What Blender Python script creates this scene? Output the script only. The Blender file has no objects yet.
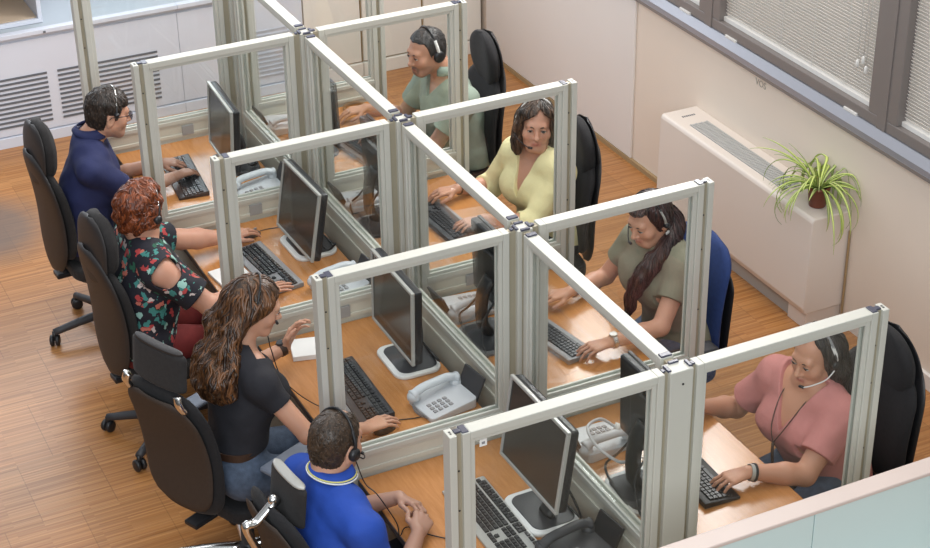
import bpy, math, random
import numpy as np
import openvdb
from mathutils import Vector, Matrix

random.seed(7)
S = bpy.context.scene
COL = S.collection
PI = math.pi
U = 1.06                    # cubicle pitch in metres
TOP = 1.61                  # top of the partitions
SILL = 0.842
DESK = 0.73
NODE_Y = [0.0, U, 2 * U, 3 * U, 3.94 * U]
HALF = 0.815

# ------------------------------------------------------------------ materials
MATS = {}


def nn(nt, t, **kw):
    n = nt.nodes.new(t)
    for k, v in kw.items():
        if k in n.inputs:
            n.inputs[k].default_value = v
        else:
            setattr(n, k, v)
    return n


def mat(name, col, rough=0.5, metal=0.0, noise=0.0, nscale=20.0, bump=0.0, bscale=80.0, spec=0.5, stretch=None, sheen=0.0, coat=0.0):
    if name in MATS:
        return MATS[name]
    m = bpy.data.materials.new(name)
    m.use_nodes = True
    nt = m.node_tree
    b = nt.nodes['Principled BSDF']
    b.inputs['Base Color'].default_value = (*col, 1)
    b.inputs['Roughness'].default_value = rough
    b.inputs['Metallic'].default_value = metal
    b.inputs['Specular IOR Level'].default_value = spec
    if sheen:
        b.inputs['Sheen Weight'].default_value = sheen
    if coat:
        b.inputs['Coat Weight'].default_value = coat
    if noise or bump:
        tc = nn(nt, 'ShaderNodeTexCoord')
        mp = nn(nt, 'ShaderNodeMapping')
        nt.links.new(tc.outputs['Object'], mp.inputs[0])
        if stretch:
            mp.inputs['Scale'].default_value = stretch
    if noise:
        n = nn(nt, 'ShaderNodeTexNoise', Scale=nscale, Detail=4.0)
        nt.links.new(mp.outputs[0], n.inputs['Vector'])
        r = nn(nt, 'ShaderNodeMapRange')
        r.inputs[1].default_value = 0.25
        r.inputs[2].default_value = 0.75
        r.inputs[3].default_value = 1 - noise
        r.inputs[4].default_value = 1 + noise
        nt.links.new(n.outputs[0], r.inputs[0])
        mx = nn(nt, 'ShaderNodeMix', data_type='RGBA', blend_type='MULTIPLY')
        mx.inputs[0].default_value = 1
        mx.inputs[6].default_value = (*col, 1)
        nt.links.new(r.outputs[0], mx.inputs[7])
        nt.links.new(mx.outputs[2], b.inputs['Base Color'])
    if bump:
        n2 = nn(nt, 'ShaderNodeTexNoise', Scale=bscale, Detail=3.0)
        nt.links.new(mp.outputs[0], n2.inputs['Vector'])
        bp = nn(nt, 'ShaderNodeBump', Strength=bump, Distance=0.01)
        nt.links.new(n2.outputs[0], bp.inputs['Height'])
        nt.links.new(bp.outputs[0], b.inputs['Normal'])
    MATS[name] = m
    return m


def wood_mat(name, c1, c2, sx, rough, scale=1.0, spec=0.5):
    m = bpy.data.materials.new(name)
    m.use_nodes = True
    nt = m.node_tree
    b = nt.nodes['Principled BSDF']
    b.inputs['Roughness'].default_value = rough
    b.inputs['Specular IOR Level'].default_value = spec
    tc = nn(nt, 'ShaderNodeTexCoord')
    mp = nn(nt, 'ShaderNodeMapping')
    mp.inputs['Scale'].default_value = sx
    nt.links.new(tc.outputs['Object'], mp.inputs[0])
    n = nn(nt, 'ShaderNodeTexNoise', Scale=8.0 * scale, Detail=6.0, Roughness=0.6)
    nt.links.new(mp.outputs[0], n.inputs['Vector'])
    r = nn(nt, 'ShaderNodeValToRGB')
    r.color_ramp.elements[0].position = 0.3
    r.color_ramp.elements[0].color = (*c1, 1)
    r.color_ramp.elements[1].position = 0.7
    r.color_ramp.elements[1].color = (*c2, 1)
    nt.links.new(n.outputs[0], r.inputs[0])
    nt.links.new(r.outputs[0], b.inputs['Base Color'])
    MATS[name] = m
    return m


def floor_mat():
    m = bpy.data.materials.new('parquet')
    m.use_nodes = True
    nt = m.node_tree
    L = nt.links
    b = nt.nodes['Principled BSDF']
    tc = nn(nt, 'ShaderNodeTexCoord')
    # thin strips running along X
    br = nn(nt, 'ShaderNodeTexBrick', Scale=1.0)
    br.offset = 0.37
    br.inputs['Color1'].default_value = (0.0, 0.0, 0.0, 1)
    br.inputs['Color2'].default_value = (1, 1, 1, 1)
    br.inputs['Mortar'].default_value = (0.3, 0.3, 0.3, 1)
    br.inputs['Mortar Size'].default_value = 0.0006
    br.inputs['Brick Width'].default_value = 0.33
    br.inputs['Row Height'].default_value = 0.0095
    L.new(tc.outputs['Object'], br.inputs['Vector'])
    rp = nn(nt, 'ShaderNodeValToRGB')
    e = rp.color_ramp.elements
    e[0].color = (0.315, 0.130, 0.038, 1)
    e[1].color = (0.470, 0.228, 0.082, 1)
    mid = e.new(0.5)
    mid.color = (0.395, 0.178, 0.058, 1)
    L.new(br.outputs['Color'], rp.inputs[0])
    # streaks
    mp = nn(nt, 'ShaderNodeMapping')
    mp.inputs['Scale'].default_value = (2.2, 75.0, 1)
    L.new(tc.outputs['Object'], mp.inputs[0])
    n = nn(nt, 'ShaderNodeTexNoise', Scale=1.0, Detail=4.0)
    L.new(mp.outputs[0], n.inputs['Vector'])
    mr = nn(nt, 'ShaderNodeMapRange')
    mr.inputs[1].default_value = 0.3
    mr.inputs[2].default_value = 0.7
    mr.inputs[3].default_value = 0.84
    mr.inputs[4].default_value = 1.17
    L.new(n.outputs[0], mr.inputs[0])
    mx = nn(nt, 'ShaderNodeMix', data_type='RGBA', blend_type='MULTIPLY')
    mx.inputs[0].default_value = 1
    L.new(rp.outputs[0], mx.inputs[6])
    L.new(mr.outputs[0], mx.inputs[7])
    # joints between laid blocks
    b2 = nn(nt, 'ShaderNodeTexBrick', Scale=1.0)
    b2.offset = 0.5
    b2.inputs['Color1'].default_value = (0.93, 0.93, 0.93, 1)
    b2.inputs['Color2'].default_value = (1.07, 1.05, 1.03, 1)
    b2.inputs['Mortar'].default_value = (0.72, 0.70, 0.68, 1)
    b2.inputs['Mortar Size'].default_value = 0.002
    b2.inputs['Brick Width'].default_value = 0.33
    b2.inputs['Row Height'].default_value = 0.46
    L.new(tc.outputs['Object'], b2.inputs['Vector'])
    mx2 = nn(nt, 'ShaderNodeMix', data_type='RGBA', blend_type='MULTIPLY')
    mx2.inputs[0].default_value = 1
    L.new(mx.outputs[2], mx2.inputs[6])
    L.new(b2.outputs['Color'], mx2.inputs[7])
    # one dark soft-edged patch mixed into the colour
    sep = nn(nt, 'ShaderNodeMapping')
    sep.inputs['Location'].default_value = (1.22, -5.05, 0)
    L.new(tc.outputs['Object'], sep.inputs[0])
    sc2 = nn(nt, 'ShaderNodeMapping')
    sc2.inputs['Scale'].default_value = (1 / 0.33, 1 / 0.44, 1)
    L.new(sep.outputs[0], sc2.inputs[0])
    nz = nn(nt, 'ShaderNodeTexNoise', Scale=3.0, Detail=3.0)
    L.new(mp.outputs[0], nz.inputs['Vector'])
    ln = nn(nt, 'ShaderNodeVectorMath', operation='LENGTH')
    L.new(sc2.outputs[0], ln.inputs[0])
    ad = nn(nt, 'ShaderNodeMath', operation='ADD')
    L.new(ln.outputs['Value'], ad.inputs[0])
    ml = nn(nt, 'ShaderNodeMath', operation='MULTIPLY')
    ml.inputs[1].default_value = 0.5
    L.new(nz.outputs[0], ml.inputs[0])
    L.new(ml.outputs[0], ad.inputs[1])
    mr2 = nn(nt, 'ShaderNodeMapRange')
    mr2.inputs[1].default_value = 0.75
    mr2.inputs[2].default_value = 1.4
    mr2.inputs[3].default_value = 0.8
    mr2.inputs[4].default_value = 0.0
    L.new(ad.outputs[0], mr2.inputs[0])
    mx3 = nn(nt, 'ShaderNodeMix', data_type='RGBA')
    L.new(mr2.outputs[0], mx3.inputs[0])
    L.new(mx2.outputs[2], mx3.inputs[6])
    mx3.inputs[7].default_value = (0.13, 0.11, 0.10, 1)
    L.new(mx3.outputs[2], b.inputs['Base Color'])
    b.inputs['Roughness'].default_value = 0.33
    b.inputs['Specular IOR Level'].default_value = 0.5
    bp = nn(nt, 'ShaderNodeBump', Strength=0.12, Distance=0.004)
    L.new(n.outputs[0], bp.inputs['Height'])
    L.new(bp.outputs[0], b.inputs['Normal'])
    return m


def glass_mat(name, tint, refl=1.0):
    m = bpy.data.materials.new(name)
    m.use_nodes = True
    nt = m.node_tree
    nt.nodes.remove(nt.nodes['Principled BSDF'])
    out = nt.nodes['Material Output']
    t = nn(nt, 'ShaderNodeBsdfTransparent')
    t.inputs[0].default_value = (*tint, 1)
    g = nn(nt, 'ShaderNodeBsdfGlossy')
    g.inputs['Roughness'].default_value = 0.02
    g.inputs['Color'].default_value = (refl, refl, refl, 1)
    # Schlick reflectance, the same from both sides of the thin pane
    f = nn(nt, 'ShaderNodeLayerWeight')
    f.inputs['Blend'].default_value = 0.5
    pw = nn(nt, 'ShaderNodeMath', operation='POWER')
    pw.inputs[1].default_value = 5.0
    ma = nn(nt, 'ShaderNodeMath', operation='MULTIPLY_ADD')
    ma.inputs[1].default_value = 0.90
    ma.inputs[2].default_value = 0.03
    nt.links.new(f.outputs['Facing'], pw.inputs[0])
    nt.links.new(pw.outputs[0], ma.inputs[0])
    mx = nn(nt, 'ShaderNodeMixShader')
    nt.links.new(ma.outputs[0], mx.inputs[0])
    nt.links.new(t.outputs[0], mx.inputs[1])
    nt.links.new(g.outputs[0], mx.inputs[2])
    nt.links.new(mx.outputs[0], out.inputs['Surface'])
    MATS[name] = m
    return m


def attr_mat(name, rough=0.5, bump=0.0, bscale=60, stretch=None, spec=0.4, sss=0.0):
    m = bpy.data.materials.new(name)
    m.use_nodes = True
    nt = m.node_tree
    b = nt.nodes['Principled BSDF']
    a = nn(nt, 'ShaderNodeAttribute', attribute_name='col')
    nt.links.new(a.outputs['Color'], b.inputs['Base Color'])
    b.inputs['Roughness'].default_value = rough
    b.inputs['Specular IOR Level'].default_value = spec
    if sss:
        b.inputs['Subsurface Weight'].default_value = sss
        b.inputs['Subsurface Radius'].default_value = (0.01, 0.004, 0.002)
        b.inputs['Subsurface Scale'].default_value = 0.6
    if bump:
        tc = nn(nt, 'ShaderNodeTexCoord')
        mp = nn(nt, 'ShaderNodeMapping')
        if stretch:
            mp.inputs['Scale'].default_value = stretch
        n = nn(nt, 'ShaderNodeTexNoise', Scale=bscale, Detail=3.0)
        bp = nn(nt, 'ShaderNodeBump', Strength=bump, Distance=0.01)
        nt.links.new(tc.outputs['Object'], mp.inputs[0])
        nt.links.new(mp.outputs[0], n.inputs['Vector'])
        nt.links.new(n.outputs[0], bp.inputs['Height'])
        nt.links.new(bp.outputs[0], b.inputs['Normal'])
    MATS[name] = m
    return m


def floral_mat():
    m = bpy.data.materials.new('floral_cloth')
    m.use_nodes = True
    nt = m.node_tree
    L = nt.links
    b = nt.nodes['Principled BSDF']
    b.inputs['Roughness'].default_value = 0.8
    tc = nn(nt, 'ShaderNodeTexCoord')
    nz = nn(nt, 'ShaderNodeTexNoise', Scale=30.0, Detail=2.0)
    L.new(tc.outputs['Object'], nz.inputs['Vector'])
    mxv = nn(nt, 'ShaderNodeMix', data_type='RGBA', blend_type='LINEAR_LIGHT')
    mxv.inputs[0].default_value = 0.035
    L.new(tc.outputs['Object'], mxv.inputs[6])
    L.new(nz.outputs[1], mxv.inputs[7])
    v = nn(nt, 'ShaderNodeTexVoronoi', Scale=30.0)
    L.new(mxv.outputs[2], v.inputs['Vector'])
    sp = nn(nt, 'ShaderNodeSeparateColor')
    L.new(v.outputs['Color'], sp.inputs[0])
    rp = nn(nt, 'ShaderNodeValToRGB')
    rp.color_ramp.interpolation = 'CONSTANT'
    e = rp.color_ramp.elements
    cols = [(0.0, (0.012, 0.012, 0.02)), (0.30, (0.05, 0.22, 0.20)), (0.46, (0.014, 0.013, 0.022)), (0.56, (0.42, 0.05, 0.05)),
            (0.68, (0.30, 0.52, 0.46)), (0.78, (0.02, 0.10, 0.06)), (0.87, (0.55, 0.46, 0.44)), (0.93, (0.50, 0.14, 0.10))]
    e[0].position, e[0].color = 0.0, (*cols[0][1], 1)
    e[1].position, e[1].color = cols[1][0], (*cols[1][1], 1)
    for p, c in cols[2:]:
        x = e.new(p)
        x.color = (*c, 1)
    L.new(sp.outputs[0], rp.inputs[0])
    lt = nn(nt, 'ShaderNodeMath', operation='LESS_THAN')
    lt.inputs[1].default_value = 0.50
    L.new(v.outputs['Distance'], lt.inputs[0])
    mx = nn(nt, 'ShaderNodeMix', data_type='RGBA')
    mx.inputs[6].default_value = (0.010, 0.010, 0.018, 1)
    L.new(lt.outputs[0], mx.inputs[0])
    L.new(rp.outputs[0], mx.inputs[7])
    L.new(mx.outputs[2], b.inputs['Base Color'])
    return m


M = {}
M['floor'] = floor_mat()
M['wood'] = wood_mat('desk_wood', (0.45, 0.190, 0.060), (0.55, 0.250, 0.088), (9.0, 1.1, 4.0), 0.22, 1.0)
M['alu'] = mat('alu_frame', (0.555, 0.55, 0.495), 0.5, 0.1)
M['alu_groove'] = mat('alu_groove', (0.40, 0.36, 0.27), 0.5, 0.3)
M['panel'] = mat('partition_panel', (0.56, 0.54, 0.46), 0.55, 0.0, noise=0.03, nscale=8)
M['cap'] = mat('connector_plastic', (0.060, 0.062, 0.095), 0.3)
M['glass'] = glass_mat('partition_glass', (0.965, 0.978, 0.975))
M['socket'] = mat('socket_grey', (0.30, 0.30, 0.30), 0.5)
M['black'] = mat('black_plastic', (0.014, 0.014, 0.016), 0.42)
M['dark'] = mat('dark_plastic', (0.035, 0.035, 0.04), 0.5)
M['key'] = mat('key_plastic', (0.02, 0.02, 0.023), 0.38)
M['grey'] = mat('grey_plastic', (0.25, 0.25, 0.26), 0.45)
M['silver'] = mat('silver_plastic', (0.42, 0.415, 0.39), 0.35, 0.2)
M['white'] = mat('white_plastic', (0.72, 0.71, 0.69), 0.4)
M['phone'] = mat('phone_plastic', (0.55, 0.57, 0.60), 0.4)
M['screen'] = mat('screen_dark', (0.028, 0.028, 0.026), 0.22)
M['paper'] = mat('paper', (0.80, 0.79, 0.77), 0.8)
M['chrome'] = mat('chrome', (0.75, 0.74, 0.72), 0.2, 1.0)
M['fabric'] = mat('black_fabric', (0.011, 0.0105, 0.012), 0.9, noise=0.25, nscale=60, bump=0.2, bscale=400, sheen=0.04)
M['fabric_grey'] = mat('charcoal_fabric', (0.019, 0.017, 0.017), 0.9, noise=0.2, nscale=60, bump=0.2, bscale=400, sheen=0.04)
M['shell'] = mat('chair_shell', (0.024, 0.021, 0.021), 0.55, noise=0.1, nscale=30, bump=0.1, bscale=300)
M['brownmesh'] = mat('brown_mesh', (0.038, 0.025, 0.018), 0.7, noise=0.15, nscale=80, bump=0.25, bscale=500)
M['blue_fabric'] = mat('blue_fabric', (0.016, 0.040, 0.15), 0.85, noise=0.15, nscale=60, bump=0.2, bscale=400)
M['armblue'] = mat('armrest_grey', (0.20, 0.23, 0.29), 0.45)
M['wall'] = mat('wall_paint', (0.75, 0.655, 0.565), 0.7, noise=0.02, nscale=2, bump=0.03, bscale=60)
M['panelwhite'] = mat('wall_panel', (0.76, 0.725, 0.70), 0.5, noise=0.015, nscale=2)
M['cab'] = mat('cabinet_white', (0.62, 0.66, 0.75), 0.5, noise=0.02, nscale=3)
M['cabtop'] = mat('cabinet_top', (0.40, 0.455, 0.50), 0.35, noise=0.04, nscale=3)
M['cabcream'] = mat('cabinet_cream', (0.75, 0.73, 0.68), 0.5, noise=0.02, nscale=3)
M['seam'] = mat('seam_brown', (0.36, 0.25, 0.13), 0.6)
M['slot'] = mat('vent_slot', (0.12, 0.13, 0.15), 0.8)
M['heater'] = mat('heater_enamel', (0.74, 0.665, 0.605), 0.45, noise=0.01, nscale=3)
M['plinth'] = mat('plinth_grey', (0.40, 0.37, 0.34), 0.6)
M['grille'] = mat('heater_grille', (0.50, 0.50, 0.49), 0.5, 0.2)
M['wframe'] = mat('window_frame', (0.235, 0.21, 0.20), 0.45, 0.2)
M['wsill'] = mat('window_sill', (0.36, 0.37, 0.42), 0.35, 0.4)
M['blind'] = mat('blind_slat', (0.84, 0.80, 0.75), 0.5)
M['terracotta'] = mat('pot_brown', (0.17, 0.045, 0.022), 0.5)
M['soil'] = mat('soil', (0.03, 0.02, 0.012), 0.9)
M['leaf'] = attr_mat('leaf', 0.45)
M['skin'] = attr_mat('skin', 0.48, spec=0.4, sss=0.12)
M['strand'] = attr_mat('hair_strand', 0.38, spec=0.5)
M['eye'] = attr_mat('eye', 0.15)
M['denim'] = mat('denim', (0.075, 0.105, 0.16), 0.85, noise=0.3, nscale=40, bump=0.2, bscale=200)
M['darkpants'] = mat('dark_trousers', (0.02, 0.022, 0.03), 0.9, noise=0.2, nscale=30)
M['redpants'] = mat('dark_red_trousers', (0.16, 0.016, 0.016), 0.85, noise=0.2, nscale=30)
M['shoe'] = mat('shoe', (0.02, 0.018, 0.016), 0.5)
M['navy'] = mat('navy_cotton', (0.016, 0.022, 0.085), 0.85, noise=0.12, nscale=14, bump=0.25, bscale=26)
M['polo'] = mat('blue_cotton', (0.012, 0.060, 0.36), 0.8, noise=0.10, nscale=14, bump=0.25, bscale=26)
M['blacktop'] = mat('black_cotton', (0.013, 0.013, 0.018), 0.85, noise=0.15, nscale=14, bump=0.25, bscale=26)
M['sage'] = mat('sage_cotton', (0.25, 0.31, 0.255), 0.85, noise=0.08, nscale=14, bump=0.3, bscale=24)
M['yellow'] = mat('yellow_cotton', (0.80, 0.73, 0.41), 0.8, noise=0.05, nscale=20, bump=0.45, bscale=22)
M['olive'] = mat('olive_cotton', (0.215, 0.205, 0.145), 0.85, noise=0.08, nscale=14, bump=0.3, bscale=24)
M['pink'] = mat('pink_cotton', (0.50, 0.195, 0.18), 0.85, noise=0.08, nscale=14, bump=0.4, bscale=22)
M['floral'] = floral_mat()
M['strap'] = mat('strap_leather', (0.05, 0.025, 0.015), 0.5)
M['orange'] = mat('orange_plastic', (0.75, 0.30, 0.03), 0.4)
M['tape'] = mat('brown_tape', (0.16, 0.08, 0.03), 0.4)
M['railcap'] = mat('screen_cap', (0.62, 0.51, 0.46), 0.4, noise=0.03, nscale=5)
M['frost'] = mat('frosted_panel', (0.60, 0.74, 0.73), 0.25, noise=0.04, nscale=2.0)
M['tan'] = mat('tan_board', (0.50, 0.40, 0.30), 0.6, noise=0.03, nscale=5)
M['label_grey'] = mat('label_grey', (0.36, 0.33, 0.28), 0.6)
M['lens'] = glass_mat('lens', (0.62, 0.64, 0.72))


def hair_mat(name, col, col2, stretch=(1, 1, 0.12), rough=0.42):
    m = bpy.data.materials.new(name)
    m.use_nodes = True
    nt = m.node_tree
    b = nt.nodes['Principled BSDF']
    b.inputs['Roughness'].default_value = rough
    b.inputs['Specular IOR Level'].default_value = 0.45
    tc = nn(nt, 'ShaderNodeTexCoord')
    mp = nn(nt, 'ShaderNodeMapping')
    mp.inputs['Scale'].default_value = stretch
    n = nn(nt, 'ShaderNodeTexNoise', Scale=95.0, Detail=3.0, Distortion=0.6)
    rp = nn(nt, 'ShaderNodeValToRGB')
    rp.color_ramp.elements[0].position = 0.35
    rp.color_ramp.elements[1].position = 0.68
    rp.color_ramp.elements[0].color = (*col, 1)
    rp.color_ramp.elements[1].color = (*col2, 1)
    bp = nn(nt, 'ShaderNodeBump', Strength=0.55, Distance=0.008)
    L = nt.links
    L.new(tc.outputs['Object'], mp.inputs[0])
    L.new(mp.outputs[0], n.inputs['Vector'])
    L.new(n.outputs[0], rp.inputs[0])
    L.new(rp.outputs[0], b.inputs['Base Color'])
    L.new(n.outputs[0], bp.inputs['Height'])
    L.new(bp.outputs[0], b.inputs['Normal'])
    return m


# ------------------------------------------------------------------ object helpers
def tag(o, label=None, cat=None, group=None, kind=None):
    if label:
        o['label'] = label
    if cat:
        o['category'] = cat
    if group:
        o['group'] = group
    if kind:
        o['kind'] = kind
    return o


def thing(name, label, cat, loc=(0, 0, 0), rz=0.0, group=None):
    o = bpy.data.objects.new(name, None)
    o.empty_display_size = 0.1
    COL.objects.link(o)
    o.location = loc
    o.rotation_euler = (0, 0, rz)
    return tag(o, label, cat, group)


def dup(root, loc, rz, label, group=None):
    r = root.copy()
    COL.objects.link(r)
    r.location = loc
    r.rotation_euler = (0, 0, rz)
    r['label'] = label
    if group:
        r['group'] = group

    def rec(src, dst):
        for ch in KIDS.get(src.name, []):
            c = ch.copy()
            COL.objects.link(c)
            c.parent = dst
            KIDS.setdefault(dst.name, []).append(c)
            rec(ch, c)
    rec(root, r)
    return r


KIDS = {}


def mk(name, V, F, m, parent=None, smooth=False, bevel=0.0, seg=2, world=False, col=None, subs=0):
    me = bpy.data.meshes.new(name)
    if isinstance(V, np.ndarray) and len(F) and isinstance(F, np.ndarray):
        nv, nf = len(V), len(F)
        me.vertices.add(nv)
        me.vertices.foreach_set('co', V.astype(np.float32).ravel())
        me.loops.add(nf * 4)
        me.loops.foreach_set('vertex_index', F.astype(np.int32).ravel())
        me.polygons.add(nf)
        me.polygons.foreach_set('loop_start', np.arange(0, nf * 4, 4, dtype=np.int32))
        me.update(calc_edges=True)
    else:
        me.from_pydata([tuple(v) for v in V], [], [tuple(f) for f in F])
        me.update()
    if smooth:
        me.polygons.foreach_set('use_smooth', np.ones(len(me.polygons), dtype=bool))
    if col is not None:
        at = me.attributes.new('col', 'FLOAT_COLOR', 'POINT')
        c = np.ones((len(me.vertices), 4), np.float32)
        c[:, :3] = col
        at.data.foreach_set('color', c.ravel())
    me.materials.append(m)
    o = bpy.data.objects.new(name, me)
    COL.objects.link(o)
    if parent is not None:
        o.parent = parent
        KIDS.setdefault(parent.name, []).append(o)
        if world:
            off = Vector((0, 0, 0))
            q = parent
            while q is not None:
                off += q.location
                q = q.parent
            o.location = -off
    if bevel:
        b = o.modifiers.new('bevel', 'BEVEL')
        b.width = bevel
        b.segments = seg
        b.limit_method = 'ANGLE'
        b.angle_limit = 0.6
    if subs:
        s = o.modifiers.new('sub', 'SUBSURF')
        s.levels = s.render_levels = subs
    return o


class MB:
    def __init__(self):
        self.V, self.F, self.C = [], [], []

    def add(self, V, F):
        n = len(self.V)
        self.V += [tuple(v) for v in V]
        self.F += [tuple(i + n for i in f) for f in F]
        return self

    def box(self, lo, hi, R=None, c=None):
        x0, y0, z0 = lo
        x1, y1, z1 = hi
        V = [(x0, y0, z0), (x1, y0, z0), (x1, y1, z0), (x0, y1, z0), (x0, y0, z1), (x1, y0, z1), (x1, y1, z1), (x0, y1, z1)]
        if R is not None:
            c = Vector(c) if c else Vector(((x0 + x1) / 2, (y0 + y1) / 2, (z0 + z1) / 2))
            V = [tuple(R @ (Vector(v) - c) + c) for v in V]
        return self.add(V, [(0, 3, 2, 1), (4, 5, 6, 7), (0, 1, 5, 4), (1, 2, 6, 5), (2, 3, 7, 6), (3, 0, 4, 7)])

    def tube(self, pts, r, n=10, cap=True, sx=1.0):
        pts = [Vector(p) for p in pts]
        rs = r if isinstance(r, (list, tuple)) else [r] * len(pts)
        V, F = [], []
        prev = None
        for i, p in enumerate(pts):
            d = (pts[min(i + 1, len(pts) - 1)] - pts[max(i - 1, 0)]).normalized()
            if prev is None:
                a = Vector((0, 0, 1)) if abs(d.z) < 0.9 else Vector((1, 0, 0))
                u = d.cross(a).normalized()
            else:
                u = (prev - d * prev.dot(d)).normalized()
            prev = u
            v = d.cross(u)
            for k in range(n):
                t = 2 * PI * k / n
                V.append(p + u * (rs[i] * math.cos(t)) * sx + v * (rs[i] * math.sin(t)))
        for i in range(len(pts) - 1):
            for k in range(n):
                k2 = (k + 1) % n
                F.append((i * n + k, i * n + k2, (i + 1) * n + k2, (i + 1) * n + k))
        if cap:
            F.append(tuple(range(n - 1, -1, -1)))
            F.append(tuple((len(pts) - 1) * n + k for k in range(n)))
        return self.add(V, F)

    def lathe(self, prof, n=24, c=(0, 0, 0), axis='z', cap=True):
        V, F = [], []
        for (r, z) in prof:
            for k in range(n):
                t = 2 * PI * k / n
                p = (r * math.cos(t), r * math.sin(t), z)
                if axis == 'y':
                    p = (p[0], p[2], p[1])
                elif axis == 'x':
                    p = (p[2], p[0], p[1])
                V.append((p[0] + c[0], p[1] + c[1], p[2] + c[2]))
        for i in range(len(prof) - 1):
            for k in range(n):
                k2 = (k + 1) % n
                F.append((i * n + k, i * n + k2, (i + 1) * n + k2, (i + 1) * n + k))
        if cap:
            F.append(tuple(range(n - 1, -1, -1)))
            F.append(tuple((len(prof) - 1) * n + k for k in range(n)))
        return self.add(V, F)

    def prism(self, poly, axis, a, b):
        """poly: 2D points; axis 'x','y','z' extruded from a to b"""
        n = len(poly)

        def P(p, t):
            if axis == 'x':
                return (t, p[0], p[1])
            if axis == 'y':
                return (p[0], t, p[1])
            return (p[0], p[1], t)
        V = [P(p, a) for p in poly] + [P(p, b) for p in poly]
        F = [tuple(range(n - 1, -1, -1)), tuple(range(n, 2 * n))]
        for i in range(n):
            j = (i + 1) % n
            F.append((i, j, n + j, n + i))
        return self.add(V, F)

    def slab(self, fn, nu, nv):
        """closed slab; fn(u,v) -> (front point, back point), u in -1..1, v in 0..1"""
        V, F = [], []
        for j in range(nv + 1):
            for i in range(nu + 1):
                a, b = fn(-1 + 2 * i / nu, j / nv)
                V.append(a)
                V.append(b)
        w = nu + 1

        def ix(i, j, s):
            return 2 * (j * w + i) + s
        for j in range(nv):
            for i in range(nu):
                F.append((ix(i, j, 0), ix(i + 1, j, 0), ix(i + 1, j + 1, 0), ix(i, j + 1, 0)))
                F.append((ix(i, j, 1), ix(i, j + 1, 1), ix(i + 1, j + 1, 1), ix(i + 1, j, 1)))
        for i in range(nu):
            F.append((ix(i, 0, 0), ix(i, 0, 1), ix(i + 1, 0, 1), ix(i + 1, 0, 0)))
            F.append((ix(i, nv, 0), ix(i + 1, nv, 0), ix(i + 1, nv, 1), ix(i, nv, 1)))
        for j in range(nv):
            F.append((ix(0, j, 0), ix(0, j + 1, 0), ix(0, j + 1, 1), ix(0, j, 1)))
            F.append((ix(nu, j, 0), ix(nu, j, 1), ix(nu, j + 1, 1), ix(nu, j + 1, 0)))
        return self.add(V, F)

    def build(self, name, m, parent=None, **kw):
        return mk(name, self.V, self.F, m, parent, **kw)


def rrect(w, h, r, n=5):
    P = []
    for cx, cy, a0 in ((w / 2 - r, h / 2 - r, 0), (-w / 2 + r, h / 2 - r, 90), (-w / 2 + r, -h / 2 + r, 180), (w / 2 - r, -h / 2 + r, 270)):
        for k in range(n + 1):
            a = math.radians(a0 + 90 * k / n)
            P.append((cx + r * math.cos(a), cy + r * math.sin(a)))
    return P


def spline(pts, n=8):
    """Catmull-Rom through points"""
    P = [Vector(p) for p in pts]
    P = [P[0] * 2 - P[1]] + P + [P[-1] * 2 - P[-2]]
    out = []
    for i in range(1, len(P) - 2):
        for k in range(n):
            t = k / n
            a, b, c, d = P[i - 1], P[i], P[i + 1], P[i + 2]
            out.append(0.5 * ((2 * b) + (c - a) * t + (2 * a - 5 * b + 4 * c - d) * t * t + (3 * b - a - 3 * c + d) * t ** 3))
    out.append(P[-2])
    return out


def struct(name, mb, m, **kw):
    o = mb.build(name, m, **kw)
    o['kind'] = 'structure'
    return o


# ------------------------------------------------------------------ the room
XW = 2.35
YB = 6.04
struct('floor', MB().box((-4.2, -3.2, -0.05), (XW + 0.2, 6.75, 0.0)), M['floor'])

# window wall: parapet below the windows, wall above
w = MB()
w.box((XW, -3.2, -0.05), (XW + 0.16, 6.75, 1.06))
w.box((XW, -3.2, 2.55), (XW + 0.16, 6.75, 2.95))
w.box((XW, 4.9, 1.06), (XW + 0.16, 6.75, 2.55))
struct('wall_right', w, M['wall'])
struct('wall_back', MB().box((-4.2, 6.6, -0.05), (XW, 6.75, 2.95)), M['cab'])
# pale flush panel at the far end of the window wall
p = MB()
p.box((XW - 0.014, 4.115, 0.03), (XW, 5.99, 1.03))
o = struct('trim_1', p, M['panelwhite'], bevel=0.003)
b = MB()
b.box((XW - 0.02, 3.6, 0.0), (XW, 6.02, 0.028))
struct('baseboard_right', b, M['seam'])
b = MB()
b.box((XW - 0.02, -3.2, 0.0), (XW, 2.0, 0.075))
struct('trim_2', b, M['panelwhite'])
# window ledge
s = MB()
s.prism([(XW - 0.035, 1.045), (XW - 0.035, 1.075), (XW + 0.0, 1.11), (XW + 0.16, 1.11), (XW + 0.16, 1.045)], 'y', -3.2, 4.9)
struct('trim_3', s, M['wsill'])
s = MB().box((XW - 0.037, -3.2, 1.028), (XW + 0.0, 4.9, 1.046))
struct('trim_4', s, M['wframe'])

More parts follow.
